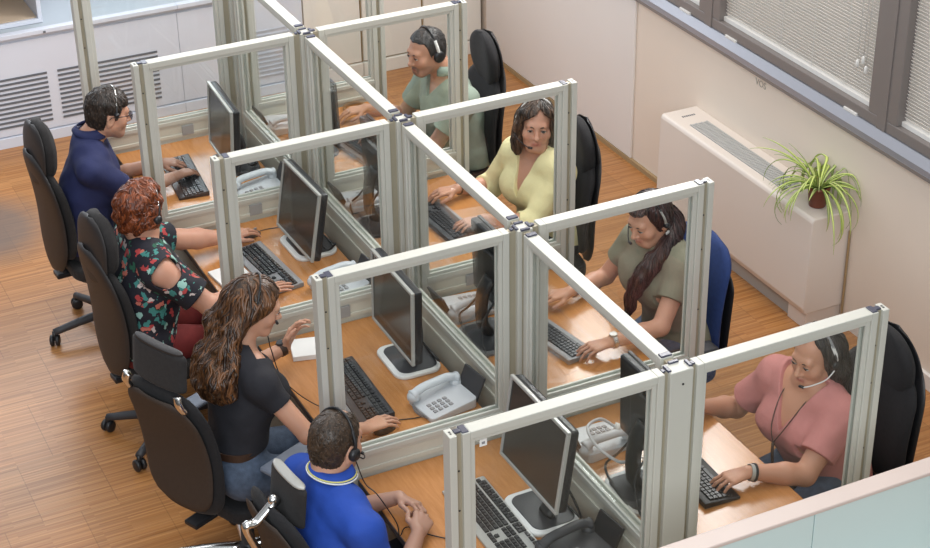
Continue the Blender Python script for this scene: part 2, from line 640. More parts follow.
# windows with frame, pane and venetian blind
edges = [(-3.0, -0.9), (-0.84, 1.915), (1.975, 3.388), (3.432, 4.86)]
for i, (y0, y1) in enumerate(edges):
    W = bpy.data.objects.new('window_%d' % (i + 1), None)
    COL.objects.link(W)
    W['kind'] = 'structure'
    f = MB()
    z0, z1 = 1.112, 2.55
    t = 0.055
    tv = 0.075
    f.box((XW + 0.005, y0, z0), (XW + 0.07, y1, z0 + t))
    f.box((XW + 0.005, y0, z1 - t), (XW + 0.07, y1, z1))
    f.box((XW + 0.005, y0, z0 + t), (XW + 0.07, y0 + tv, z1 - t))
    f.box((XW + 0.005, y1 - tv, z0 + t), (XW + 0.07, y1, z1 - t))
    f.build('window_frame', M['wframe'], W, bevel=0.004)
    g = MB().box((XW + 0.085, y0 + 0.02, z0 + 0.02), (XW + 0.091, y1 - 0.02, z1 - 0.02))
    g.build('window_pane', M['glass'], W)
    r = MB().box((XW + 0.034, y0 + tv, z0 + t), (XW + 0.066, y1 - tv, z0 + t + 0.024))
    r.build('blind_bottom_rail', M['white'], W, bevel=0.002)
    bl = MB()
    z = z0 + t + 0.034
    while z < z1 - t - 0.01:
        # each slat is a thin tilted strip, closed towards the room
        bl.prism([(XW + 0.043, z + 0.0115), (XW + 0.0445, z + 0.0125), (XW + 0.0575, z - 0.009), (XW + 0.056, z - 0.010)], 'y', y0 + tv + 0.004, y1 - tv - 0.004)
        z += 0.0165
    bl.build('blind_slats', M['blind'], W)
    cd = MB()
    k = 5
    for q in range(1, k):
        yy = y0 + t + (y1 - y0 - 2 * t) * q / k
        cd.tube([(XW + 0.041, yy, z0 + t + 0.02), (XW + 0.041, yy, z1 - t)], 0.0012, 5)
    cd.build('blind_ladder', M['white'], W)
    pc = MB()
    for dy, zb in ((0.075, 1.36), (0.10, 1.40), (0.14, 1.37)):
        yy = y0 + t + dy + 0.02
        pc.tube([(XW + 0.028, yy, zb), (XW + 0.030, yy, z1 - t)], 0.002, 6)
        pc.lathe([(0.003, 0), (0.008, -0.01), (0.010, -0.035), (0.004, -0.045)], 10, (XW + 0.028, yy, zb))
    pc.build('blind_cord', M['white'], W, smooth=True)
    ht = MB()
    for q in (0.14, 0.86):
        yy = y0 + (y1 - y0) * q
        ht.box((XW - 0.004, yy - 0.05, 1.108), (XW + 0.03, yy + 0.05, 1.122))
    ht.build('window_catch', M['white'], W, bevel=0.002)
for i, yy in enumerate((-0.87, 1.945, 3.41)):
    struct('trim_%d' % (5 + i), MB().box((XW + 0.0, yy - 0.032, 1.112), (XW + 0.1, yy + 0.032, 2.55)), M['wframe'])

# small grey lettering on the wall under the window
cu = bpy.data.curves.new('lettering', 'FONT')
cu.body = 'VOS'
cu.size = 0.05
cu.extrude = 0.0006
to = bpy.data.objects.new('lettering', cu)
COL.objects.link(to)
me = bpy.data.meshes.new_from_object(to.evaluated_get(bpy.context.evaluated_depsgraph_get()))
bpy.data.objects.remove(to)
me.materials.append(M['label_grey'])
to = bpy.data.objects.new('wall_lettering', me)
COL.objects.link(to)
to.rotation_euler = (PI / 2, 0, -PI / 2)
to.location = (XW - 0.001, 2.945, 0.958)
tag(to, 'small faint grey lettering on the cream wall under the window ledge', 'lettering')

# ------------------------------------------------------------------ back cabinets
def vent(parent, x0, x1, z0, z1, n):
    v = MB()
    for k in range(n):
        z = z0 + (z1 - z0) * (k + 0.5) / n
        h = (z1 - z0) / n * 0.42
        v.box((x0, YB - 0.0045, z - h / 2), (x1, YB + 0.004, z + h / 2))
    v.build('vent_grille', M['slot'], parent)


def low_cabinet(x0, x1, label, vents, y1=6.58):
    t = thing('low_cabinet', label, 'cabinet', ((x0 + x1) / 2, YB + 0.2, 0))
    MB().box((x0 + 0.0006, YB + 0.012, 0.0), (x1 - 0.0006, y1, 0.695)).build('body', M['cab'], t, world=True)
    MB().box((x0 + 0.0008, YB, 0.075), (x1 - 0.0008, YB + 0.012, 0.66)).build('front_panel', M['cab'], t, world=True, bevel=0.002)
    MB().box((x0 + 0.0005, YB + 0.02, 0.695), (x1 - 0.0005, y1, 0.722)).build('top', M['cabtop'], t, world=True)
    MB().box((x0 + 0.0005, YB - 0.03, 0.695), (x1 - 0.0005, YB + 0.02, 0.723)).build('top_edge', M['cab'], t, world=True, bevel=0.003)
    MB().box((x0 + 0.0008, YB - 0.008, 0.0), (x1 - 0.0008, YB + 0.01, 0.066)).build('plinth', M['cab'], t, world=True, bevel=0.002)
    for v in vents:
        vent(t, *v)
    return t


lc = low_cabinet(-1.75, 0.243, 'long white low cabinet with two wide slotted vents behind the man in navy', [])
for c in [(-1.05, -0.59, 0.118, 0.452, 11), (-0.526, 0.098, 0.118, 0.452, 11)]:
    v = MB()
    for k in range(c[4]):
        z = c[2] + (c[3] - c[2]) * (k + 0.5) / c[4]
        h = (c[3] - c[2]) / c[4] * 0.42
        v.box((c[0], YB - 0.0045, z - h / 2), (c[1], YB + 0.004, z + h / 2))
    v.build('vent_grille', M['slot'], lc, world=True)
lc2 = low_cabinet(0.243, 1.06, 'shorter white low cabinet with a vent, behind the row of posts', [])
v = MB()
for k in range(11):
    z = 0.118 + 0.334 * (k + 0.5) / 11
    v.box((0.56, YB - 0.0045, z - 0.0063), (0.97, YB + 0.004, z + 0.0063))
v.build('vent_grille', M['cab'], lc2, world=True)
for x0, x1, lab in ((1.06, 1.46, 'tall cream cupboard beside the shorter white low cabinet'), (1.46, 1.895, 'tall cream cupboard in the middle of three, behind the man in sage green'),
                    (1.895, XW - 0.02, 'tall cream cupboard in the corner by the window wall')):
    t = thing('tall_cupboard', lab, 'cupboard', ((x0 + x1) / 2, YB + 0.2, 0), group='tall cream cupboards along the far wall')
    MB().box((x0 + 0.002, YB + 0.015, 0.0), (x1 - 0.002, 6.58, 2.2)).build('body', M['seam'], t, world=True)
    d = MB().box((x0 + 0.008, YB, 0.10), (x1 - 0.008, YB + 0.018, 2.19)).build('door', M['cabcream'], t, world=True, bevel=0.003)
    MB().box((x0 + 0.002, YB - 0.012, 0.0), (x1 - 0.002, YB + 0.02, 0.09)).build('plinth', M['cabcream'], t, world=True, bevel=0.003)

# open shelf unit standing on the low cabinet
t = thing('open_shelf', 'white open shelf box with tan inside, on the long low cabinet', 'shelf', (-1.15, 6.3, 0.722))
a = MB()
a.box((-1.7, 6.12, 0.724), (-0.555, 6.56, 0.75))
a.box((-1.7, 6.12, 1.12), (-0.555, 6.56, 1.145))
a.box((-0.580, 6.12, 0.75), (-0.555, 6.56, 1.12))
a.box((-1.7, 6.12, 0.75), (-1.675, 6.56, 1.12))
a.build('shelf_frame', M['cab'], t, world=True, bevel=0.002)
MB().box((-1.67, 6.535, 0.752), (-0.585, 6.555, 1.118)).build('back_board', M['tan'], t, world=True)
MB().box((-1.67, 6.14, 0.752), (-0.585, 6.53, 0.757)).build('shelf_board', M['tan'], t, world=True)
h = MB().box((-0.585, YB - 0.034, 0.700), (-0.57, YB - 0.028, 0.712)).build('edge_pull', M['slot'], lc, world=True)

# ------------------------------------------------------------------ convector heater
HX, HY0, HY1, HZ = 2.112, 2.085, 3.47, 0.625
t = thing('convector_heater', 'cream convector heater with slatted top grille under the window', 'heater', (2.23, 2.78, 0))
a = MB()
a.prism([(HX + 0.012, 0.095), (HX, 0.13), (HX + 0.010, HZ - 0.022), (HX + 0.016, HZ - 0.006), (HX + 0.026, HZ), (XW - 0.001, HZ), (XW - 0.001, 0.095)], 'y', HY0, HY1)
a.build('casing', M['heater'], t, world=True, bevel=0.006)
MB().box((HX + 0.045, HY0 + 0.02, 0.0), (XW - 0.002, HY1 - 0.02, 0.094)).build('plinth', M['plinth'], t, world=True)
MB().box((HX + 0.03, HY0 + 0.012, 0.0), (XW - 0.003, HY0 + 0.16, 0.093)).build('foot', M['heater'], t, world=True, bevel=0.002)
g = MB()
gx0, gx1, gy0, gy1 = 2.185, 2.285, 2.42, 3.27
n = 52
for k in range(n):
    y = gy0 + (gy1 - gy0) * (k + 0.5) / n
    g.box((gx0, y - 0.0055, HZ), (gx1, y + 0.0055, HZ + 0.005))
for k in range(4):
    x = gx0 + (gx1 - gx0) * k / 3
    g.box((x - 0.003, gy0, HZ), (x + 0.003, gy1, HZ + 0.006))
g.build('top_grille', M['grille'], t, world=True)
MB().box((gx0 - 0.004, gy0 - 0.004, HZ - 0.001), (gx1 + 0.004, gy1 + 0.004, HZ + 0.0012)).build('grille_recess', M['slot'], t, world=True)
g = MB()
for k in range(7):
    g.box((2.20 + 0.012 * k, 3.37, HZ), (2.207 + 0.012 * k, 3.385, HZ + 0.0012))
g.build('control_slots', M['slot'], t, world=True)
o = MB().tube([(XW - 0.008, 2.072, 0.04), (XW - 0.008, 2.072, 0.52)], 0.006, 8).build('gap_line', M['seam'])  # brown rod drawn along the dark line of a gap
tag(o, 'thin brown rod along the dark gap by the wall at the end of the heater', 'pipe')

# ------------------------------------------------------------------ spider plant
PX, PY, PZ = 2.232, 2.205, HZ + 0.002
t = thing('spider_plant', 'variegated spider plant in a brown pot on the end of the heater', 'plant', (PX, PY, PZ))
MB().lathe([(0.040, 0), (0.042, 0.004), (0.052, 0.092), (0.057, 0.094), (0.058, 0.108), (0.051, 0.108), (0.048, 0.088)], 28).build('pot', M['terracotta'], t, smooth=True)
MB().lathe([(0.001, 0.094), (0.047, 0.095), (0.047, 0.090), (0.001, 0.089)], 20).build('soil', M['soil'], t)
V, F, C = [], [], []
rr = random.Random(5)
for k in range(66):
    az = rr.uniform(0, 2 * PI)
    L = rr.uniform(0.20, 0.46)
    el = rr.uniform(0.5, 1.45)
    wd = rr.uniform(0.005, 0.0085)
    droop = rr.uniform(3.6, 6.0) if k % 4 else rr.uniform(1.2, 3)
    p = Vector((0.018 * math.cos(az), 0.018 * math.sin(az), 0.095))
    n = 14
    base = len(V)
    side = Vector((-math.sin(az), math.cos(az), 0))
    g1 = rr.uniform(0.8, 1.15)
    for i in range(n + 1):
        s = i / n
        e = el - droop * s * L * 1.6
        d = Vector((math.cos(az) * math.cos(e), math.sin(az) * math.cos(e), math.sin(e)))
        if i:
            p = p + d * (L / n)
        if PX + p.x > XW - 0.014:
            p.x = XW - 0.014 - PX
        up = side.cross(d)
        ww = wd * (0.55 + 0.9 * s) if s < 0.4 else wd * max(0.03, 1.15 * (1 - ((s - 0.4) / 0.6) ** 1.7) * 0.85)
        for q, hh in ((-1, 0.25), (-0.45, 0.0), (0, -0.06), (0.45, 0.0), (1, 0.25)):
            V.append(p + side * (ww * q) + up * (ww * hh) )
            if abs(q) == 0:
                c = (0.62 * g1, 0.66 * g1, 0.26)
            elif abs(q) < 0.5:
                c = (0.50 * g1, 0.60 * g1, 0.16)
            else:
                c = (0.12 * g1, 0.25 * g1, 0.025)
            C.append(c)
        if i:
            for q in range(4):
                a0 = base + (i - 1) * 5 + q
                F.append((a0, a0 + 1, a0 + 6, a0 + 5))
mk('foliage', np.array([tuple(v) for v in V]), np.array(F), M['leaf'], t, smooth=True, col=np.array(C))
sm = KIDS[t.name][-1].modifiers.new('thickness', 'SOLIDIFY')
sm.thickness = 0.0012

# ------------------------------------------------------------------ glass partitions

def cross_partition(k, side, label, y=None, sticker=False):
    """a framed glass divider running along X from the spine"""
    y = NODE_Y[k]
    s = side
    t = thing('glass_partition', label, 'partition', (s * 0.44, y, 0), group='framed glass partitions of the call centre')
    h = 0.025
    n0 = 0.062 if k else 0.06
    f = MB()

    def bx(m, xa, xb, ya, yb, za, zb):
        xa, xb = sorted((s * xa, s * xb))
        m.box((xa, ya, za), (xb, yb, zb))
    # perimeter frame: uprights, top rail, sill rail, foot rail
    bx(f, 0.745, 0.771, y - h, y + h, 0.02, TOP)
    bx(f, n0, n0 + 0.026, y - h, y + h, 0.02, TOP)
    bx(f, n0 + 0.026, 0.745, y - h, y + h, TOP - 0.028, TOP)
    bx(f, n0 + 0.026, 0.745, y - h, y + h, SILL - 0.022, SILL)
    bx(f, n0 + 0.026, 0.745, y - 0.019, y + 0.019, SILL - 0.036, SILL - 0.022)
    bx(f, n0 + 0.026, 0.745, y - h, y + h, 0.02, 0.07)
    f.build('frame', M['alu'], t, world=True, bevel=0.0025)
    # glazing bead
    g = MB()
    for ya, yb in ((y - 0.018, y - 0.008), (y + 0.008, y + 0.018)):
        bx(g, 0.727, 0.745, ya, yb, SILL, TOP - 0.028)
        bx(g, n0 + 0.026, n0 + 0.042, ya, yb, SILL, TOP - 0.028)
        bx(g, n0 + 0.042, 0.727, ya, yb, TOP - 0.044, TOP - 0.028)
        bx(g, n0 + 0.042, 0.727, ya, yb, SILL, SILL + 0.014)
    g.build('glazing_bead', M['alu'], t, world=True, bevel=0.0015, seg=1)
    pn = MB()
    bx(pn, n0 + 0.03, 0.742, y - 0.003, y + 0.003, SILL + 0.004, TOP - 0.033)
    pane = pn.build('glass_pane', M['glass'], t, world=True)
    lp = MB()
    bx(lp, n0 + 0.02, 0.75, y - 0.017, y + 0.017, 0.06, SILL - 0.03)
    lp.build('lower_panel', M['panel'], t, world=True)
    tr = MB()
    bx(tr, n0 + 0.03, 0.745, y - 0.023, y + 0.023, 0.745, 0.764)
    tr.build('cable_trim', M['panel'], t, world=True, bevel=0.002)
    # recessed connector and the slim end post
    cn = MB()
    bx(cn, 0.771, 0.790, y - 0.012, y + 0.012, 0.02, TOP - 0.004)
    cn.build('connector', M['alu_groove'], t, world=True)
    ep = MB()
    bx(ep, 0.790, HALF, y - h, y + h, 0.0, TOP)
    ep.build('end_post', M['alu'], t, world=True, bevel=0.0025)
    sl = MB()
    for q in (-0.009, 0.001):
        bx(sl, 0.799, 0.806, y + q, y + q + 0.007, TOP - 0.001, TOP + 0.0006)
    sl.build('post_slot', M['black'], t, world=True)
    for xa, xb, wd in ((0.748, 0.770, 0.020), (0.770, 0.791, 0.009)):
        cp = MB()
        bx(cp, xa, xb, y - wd, y + wd, TOP - 0.003, TOP + 0.0035)
        if not (k == 2 and xa > 0.76):
            cp.build('connector_cap', M['cap'], t, world=True, bevel=0.0015)
    sc = MB()
    for zz in (1.05, 1.32, 1.47):
        xs = s * 0.7805
        sc.lathe([(0.0035, 0), (0.0035, 0.002)], 8, (xs, y - 0.0135, zz), axis='y')
    sc.build('screw', M['black'], t, world=True)
    # socket plate on the low panel over the desk
    if k > 0:
        sp = MB()
        a = 0.275
        bx(sp, a, a + 0.062, y - 0.0262, y - 0.015, 0.752, 0.806)
        sp.build('socket_plate', M['socket'], t, world=True, bevel=0.002)
    if sticker:
        st = MB()
        bx(st, 0.705, 0.680, y - 0.0045, y - 0.0028, 1.53, 1.555)
        st.build('sticker', M['paper'], t, world=True)
        st = MB()
        bx(st, 0.698, 0.687, y - 0.0052, y - 0.0040, 1.538, 1.547)
        st.build('sticker_print', M['grey'], t, world=True)
    return t


CROSS = {
    (0, -1): 'glass partition nearest the camera, with a small white sticker, by the blue polo man',
    (1, -1): 'glass partition between the blue polo man and the curly haired woman',
    (2, -1): 'glass partition between the curly haired woman and the red haired woman',
    (3, -1): 'glass partition between the red haired woman and the man in navy',
    (4, -1): 'glass partition behind the desk of the man in navy, before the white cabinets',
    (0, 1): 'glass partition with bright blue end caps in front of the pink shirt woman',
    (1, 1): 'glass partition between the pink shirt woman and the long ponytail woman',
    (2, 1): 'glass partition between the long ponytail woman and the yellow blouse woman',
    (3, 1): 'glass partition between the yellow blouse woman and the man in sage green',
    (4, 1): 'glass partition behind the man in sage green, before the cream cupboards',
}
for (k, s), lab in CROSS.items():
    cross_partition(k, s, lab, sticker=(k == 0 and s == -1))


def spine_partition(k, label):
    ya, yb = NODE_Y[k] + 0.062, NODE_Y[k + 1] - 0.062
    t = thing('glass_partition', label, 'partition', (0, (ya + yb) / 2, 0), group='framed glass partitions of the call centre')
    h = 0.025
    f = MB()
    f.box((-h, ya, 0.02), (h, ya + 0.026, TOP))
    f.box((-h, yb - 0.026, 0.02), (h, yb, TOP))
    f.box((-h, ya + 0.026, TOP - 0.028), (h, yb - 0.026, TOP))
    f.box((-h, ya + 0.026, SILL - 0.022), (h, yb - 0.026, SILL))
    f.box((-0.019, ya + 0.026, SILL - 0.036), (0.019, yb - 0.026, SILL - 0.022))
    f.box((-h, ya + 0.026, 0.02), (h, yb - 0.026, 0.07))
    f.build('frame', M['alu'], t, world=True, bevel=0.0025)
    g = MB()
    for xa, xb in ((-0.018, -0.008), (0.008, 0.018)):
        g.box((xa, ya + 0.026, SILL), (xb, ya + 0.042, TOP - 0.028))
        g.box((xa, yb - 0.042, SILL), (xb, yb - 0.026, TOP - 0.028))
        g.box((xa, ya + 0.042, SILL), (xb, yb - 0.042, SILL + 0.014))
        g.box((xa, ya + 0.042, TOP - 0.044), (xb, yb - 0.042, TOP - 0.028))
    g.build('glazing_bead', M['alu'], t, world=True, bevel=0.0015, seg=1)
    MB().box((-0.003, ya + 0.03, SILL + 0.004), (0.003, yb - 0.03, TOP - 0.033)).build('glass_pane', M['glass'], t, world=True)
    MB().box((-0.017, ya + 0.02, 0.06), (0.017, yb - 0.02, SILL - 0.03)).build('lower_panel', M['panel'], t, world=True)
    MB().box((-0.023, ya + 0.03, 0.752), (0.023, yb - 0.03, 0.770)).build('cable_trim', M['panel'], t, world=True, bevel=0.002)
    for yy in (ya + 0.013, yb - 0.013):
        MB().box((-0.020, yy - 0.011, TOP - 0.003), (0.020, yy + 0.011, TOP + 0.006)).build('connector_cap', M['cap'], t, world=True, bevel=0.0015)
    return t


for k, lab in enumerate(['glass partition between the blue polo man and the pink shirt woman', 'glass partition between the curly haired woman and the long ponytail woman',
                         'glass partition between the red haired woman and the yellow blouse woman', 'glass partition between the man in navy and the man in sage green']):
    spine_partition(k, lab)


def junction_post(k, label):
    y = NODE_Y[k]
    t = thing('partition_post', label, 'post', (0, y, 0), group='aluminium posts where the partitions meet')
    hx = 0.043 if k == 0 else 0.031
    hy = 0.030
    m = MB().box((-hx, y - hy, 0.0), (hx, y + hy, TOP))
    m.build('post_core', M['alu'], t, world=True, bevel=0.003)
    gr = MB()
    for s in (-1, 1):
        xa, xb = sorted((s * hx, s * (0.062 if k else 0.06)))
        gr.box((xa, y - 0.013, 0.02), (xb, y + 0.013, TOP - 0.006))
    for s in ((1,) if k == 0 else (-1, 1)):
        if k == 4 and s == 1:
            continue
        ya, yb = sorted((y + s * hy, y + s * 0.062))
        gr.box((-0.013, ya, 0.02), (0.013, yb, TOP - 0.006))
    gr.build('connector', M['alu_groove'], t, world=True)
    for s in (-1, 1):
        c = s * (hx - 0.004)
        MB().box((c - 0.006, y - 0.018, TOP - 0.003), (c + 0.006, y + 0.018, TOP + 0.006)).build('connector_cap', M['cap'], t, world=True, bevel=0.0015)
        c2 = s * (hx + 0.012)
        MB().box((c2 - 0.006, y - 0.008, TOP - 0.004), (c2 + 0.006, y + 0.008, TOP + 0.002)).build('connector_cap', M['cap'], t, world=True, bevel=0.001)
    for s in ((1,) if k == 0 else (-1, 1)):
        c = y + s * (hy - 0.003)
        MB().box((-0.018, c - 0.006, TOP - 0.003), (0.018, c + 0.006, TOP + 0.006)).build('connector_cap', M['cap'], t, world=True, bevel=0.0015)
    if k == 0:
        MB().lathe([(0.004, 0), (0.004, 0.003)], 10, (0.004, y - hy - 0.002, TOP - 0.05), axis='y').build('screw', M['black'], t, world=True)
    return t


for k, lab in enumerate(['broad pale post with a flat front plate, nearest the camera', 'partition post between the curly haired woman and the yellow blouse woman',
                         'partition post between the red haired woman and the yellow blouse woman', 'partition post between the man in navy and the yellow blouse woman',
                         'partition post farthest back, before the white cabinets']):
    junction_post(k, lab)

# ------------------------------------------------------------------ desks
WHO = {('L', 0): 'blue polo man', ('L', 1): 'curly haired woman', ('L', 2): 'red haired woman', ('L', 3): 'man in navy',
       ('R', 0): 'pink shirt woman', ('R', 1): 'long ponytail woman', ('R', 2): 'yellow blouse woman', ('R', 3): 'man in sage green'}


def desk(side, k):
    s = -1 if side == 'L' else 1
    ya, yb = NODE_Y[k] + 0.027, NODE_Y[k + 1] - 0.027
    t = thing('desk', 'orange brown wooden desk of the ' + WHO[(side, k)], 'desk', (s * 0.39, (ya + yb) / 2, 0), group='wooden desks between the partitions')
    x0, x1 = sorted((s * 0.075, s * 0.697))
    MB().box((x0, ya, DESK - 0.026), (x1, yb, DESK)).build('desktop', M['wood'], t, world=True, bevel=0.003)
    xa, xb = sorted((s * 0.682, s * 0.7))
    MB().box((xa, ya, DESK - 0.03), (xb, yb, DESK - 0.003)).build('edge_strip', M['dark'], t, world=True, bevel=0.003)
    xa, xb = sorted((s * 0.03, s * 0.074))
    MB().box((xa, ya, 0.60), (xb, yb, 0.62)).build('cable_tray', M['black'], t, world=True)
    xa, xb = sorted((s * 0.09, s * 0.64))
    for yy in (ya + 0.03, yb - 0.03):
        m = MB().box((xa, yy - 0.02, 0.66), (xb, yy + 0.02, 0.703))
        xc = (xa + xb) / 2
        m.box((xc - 0.04, yy - 0.02, 0.03), (xc + 0.04, yy + 0.02, 0.66))
        m.box((xa, yy - 0.025, 0.0), (xb, yy + 0.025, 0.03))
        m.build('leg', M['dark'], t, world=True, bevel=0.003)
    return t


for side in 'LR':
    for k in range(4):
        desk(side, k)

# ------------------------------------------------------------------ monitors
def monitor(loc, face, label, zb, yaw=0.0, tilt=0.05, w=0.415, h=0.332, frame='silver', base='white', bdy=0.02):
    """loc: centre of the screen bottom (x, y); face: +1 looks towards -X (left workers)"""
    t = thing('monitor', label, 'monitor', (loc[0], loc[1], DESK), (0 if face > 0 else PI) + yaw, group='flat monitors on the desks')
    z0 = zb - DESK
    R = Matrix.Rotation(tilt, 3, 'Y')
    o = Vector((0, 0, z0))

    def T(m):
        m.V = [tuple(R @ Vector(v) + o) for v in m.V]
        return m
    bz = 0.0125
    f = MB()
    f.box((-0.006, -w / 2, 0), (0.009, w / 2, bz))
    f.box((-0.006, -w / 2, h - bz), (0.009, w / 2, h))
    f.box((-0.006, -w / 2, bz), (0.009, -w / 2 + bz, h - bz))
    f.box((-0.006, w / 2 - bz, bz), (0.009, w / 2, h - bz))
    T(f).build('bezel', M[frame], t, bevel=0.003)
    T(MB().box((0.0, -w / 2 + bz - 0.002, bz - 0.002), (0.012, w / 2 - bz + 0.002, h - bz + 0.002))).build('screen', M['screen'], t)
    T(MB().prism([(-w / 2 + 0.001, 0.001), (w / 2 - 0.001, 0.001), (w / 2 - 0.001, h - 0.001), (-w / 2 + 0.001, h - 0.001)], 'x', 0.0085, 0.044)).build('rear_cover', M['black'], t, bevel=0.010)
    T(MB().prism([(-w / 4, 0.07), (w / 4, 0.07), (w / 4, h - 0.07), (-w / 4, h - 0.07)], 'x', 0.044, 0.062)).build('rear_bulge', M['black'], t, bevel=0.008)
    # stand: curved neck and a rounded two-tone foot
    nk = MB()
    pts = spline([(0.075, 0, 0.02), (0.105, 0, 0.08), (0.10, 0, z0 + 0.08), (0.065, 0, z0 + 0.15)], 6)
    nk.tube(pts, 0.024, 10, sx=1.6)
    nk.build('neck', M['black'], t, smooth=True)
    ft = MB()
    ft.prism([(p[0] + 0.075, p[1] + bdy) for p in rrect(0.205, 0.265, 0.05)], 'z', 0.0, 0.016)
    ft.build('foot', M[base], t, bevel=0.005)
    fp = MB()
    fp.prism([(p[0] + 0.082, p[1] + bdy) for p in rrect(0.170, 0.222, 0.04)], 'z', 0.014, 0.019)
    fp.build('foot_pad', M['dark'], t, bevel=0.002)
    cb = MB()
    cb.tube(spline([(0.07, -0.06, z0 + 0.06), (0.12, -0.09, z0 - 0.02), (0.15, -0.12, 0.06), (0.165, -0.05, 0.03), (0.17, 0.08, 0.012)], 6), 0.005, 7)
    cb.tube(spline([(0.07, 0.05, z0 + 0.06), (0.13, 0.06, z0 - 0.02), (0.16, 0.12, 0.05), (0.168, 0.18, 0.02)], 6), 0.005, 7)
    cb.build('cable', M['black'], t, smooth=True)
    return t


monitor((-0.265, 0.508), 1, 'monitor with a silver frame facing the blue polo man', 0.908, 0.007, 0.14, bdy=0.035)
monitor((-0.265, 1.673), 1, 'silver framed monitor in front of the curly haired woman', 0.853, -0.016, 0.02)
monitor((-0.265, 2.770), 1, 'silver framed monitor in front of the red haired woman', 0.775, 0.02, 0.17)
monitor((-0.273, 3.735), 1, 'black backed monitor in front of the man in navy', 0.79, -0.06, 0.055, frame='silver', base='dark')
monitor((0.27, 0.50), -1, 'dark monitor seen from behind, facing the pink shirt woman', 0.868, 0.0, 0.03, frame='dark')
monitor((0.265, 1.715), -1, 'dark monitor seen edge on, facing the long ponytail woman', 0.86, 0.0, 0.03, frame='dark', base='dark')
monitor((0.255, 2.865), -1, 'dark monitor seen edge on, facing the yellow blouse woman', 0.86, 0.0, 0.03, frame='dark', base='dark')
monitor((0.290, 3.75), -1, 'dark monitor seen edge on, facing the man in sage green', 0.82, 0.0, 0.03, frame='dark', base='dark')

# ------------------------------------------------------------------ keyboards and mice
def keyboard(loc, rz, label, body='black', keys='key', w=0.45, d=0.155, rest=True, keyh=0.0):
    """local: +X is the far (function key) edge, keys run along Y"""
    t = thing('keyboard', label, 'keyboard', (loc[0], loc[1], DESK + 0.001), rz, group='keyboards on the desks')
    b = MB()
    b.prism([(-d / 2, 0.0), (d / 2, 0.0), (d / 2, 0.022), (d / 2 - 0.008, 0.024), (-d / 2 + 0.03, 0.013), (-d / 2, 0.010)], 'y', -w / 2, w / 2)
    b.build('case', M[body], t, bevel=0.003)
    k = MB()

    def ztop(x):
        return 0.013 + (x + d / 2 - 0.03) * 0.011 / (d - 0.038)
    rows = 6
    px = 0.019
    x0 = -d / 2 + 0.030
    # main block (15 columns), navigation (3), number pad (4); larger y is the left hand end for a user looking +X
    for r in range(rows):
        x = x0 + r * px + (0.006 if r == 5 else 0)
        if x + px > d / 2 - 0.002:
            continue
        cols = []
        y = w / 2 - 0.014
        if r == 0:
            for ww in (0.026, 0.022, 0.022, 0.110, 0.022, 0.022, 0.026, 0.026):
                cols.append((y, ww))
                y -= ww + 0.0015
        else:
            off = (0, 0.006, 0.004, 0.002, 0, 0)[r]
            cols.append((y, 0.017 + off))
            y -= 0.0185 + off
            for c in range(13):
                cols.append((y, 0.017))
                y -= 0.0185
            cols.append((y, max(0.017, 0.028 - off)))
        yn = w / 2 - 0.014 - 0.296
        for c in range(3):
            if r in (3, 4, 5) or (r == 0) or (r == 1 and c == 1):
                cols.append((yn - c * 0.0185, 0.017))
        yp = yn - 3 * 0.0185 - 0.006
        for c in range(4):
            if r < 5:
                cols.append((yp - c * 0.0185, 0.017))
        for yy, ww in cols:
            if yy - ww < -w / 2 + 0.006:
                continue
            z = ztop(x + px / 2)
            a = 0.0016
            V = [(x, yy, z - 0.002), (x + 0.0165, yy, z - 0.002), (x + 0.0165, yy - ww, z - 0.002), (x, yy - ww, z - 0.002),
                 (x + a, yy - a, z + 0.0065 + keyh), (x + 0.0165 - a, yy - a, z + 0.0065 + keyh), (x + 0.0165 - a, yy - ww + a, z + 0.0065 + keyh), (x + a, yy - ww + a, z + 0.0065 + keyh)]
            k.add(V, [(0, 1, 2, 3), (7, 6, 5, 4), (4, 5, 1, 0), (5, 6, 2, 1), (6, 7, 3, 2), (7, 4, 0, 3)])
    MB().prism([(-d / 2 + 0.026, 0.0125), (d / 2 - 0.028 if (body == 'silver' and w > 0.46) else d / 2 - 0.008, 0.0215), (d / 2 - 0.030 if (body == 'silver' and w > 0.46) else d / 2 - 0.010, 0.012), (-d / 2 + 0.028, 0.010)], 'y', -w / 2 + 0.008, w / 2 - 0.008).build('key_bed', M['black'], t)
    k.build('keys', M[keys], t)
    if body == 'silver' and w > 0.46:
        e = MB()
        for c in range(14):
            y = w / 2 - 0.03 - c * 0.031
            e.box((d / 2 - 0.024, y - 0.024, 0.022), (d / 2 - 0.010, y, 0.0285))
        e.build('media_keys', M['key'], t, bevel=0.002)
    if rest:
        rm = MB().box((-d / 2 - 0.018, -w / 2 + 0.01, 0.0), (-d / 2 - 0.001, w / 2 - 0.01, 0.009))
        rm.build('wrist_rest', M['grey' if body != 'silver' else 'silver'], t, bevel=0.003)
    return t


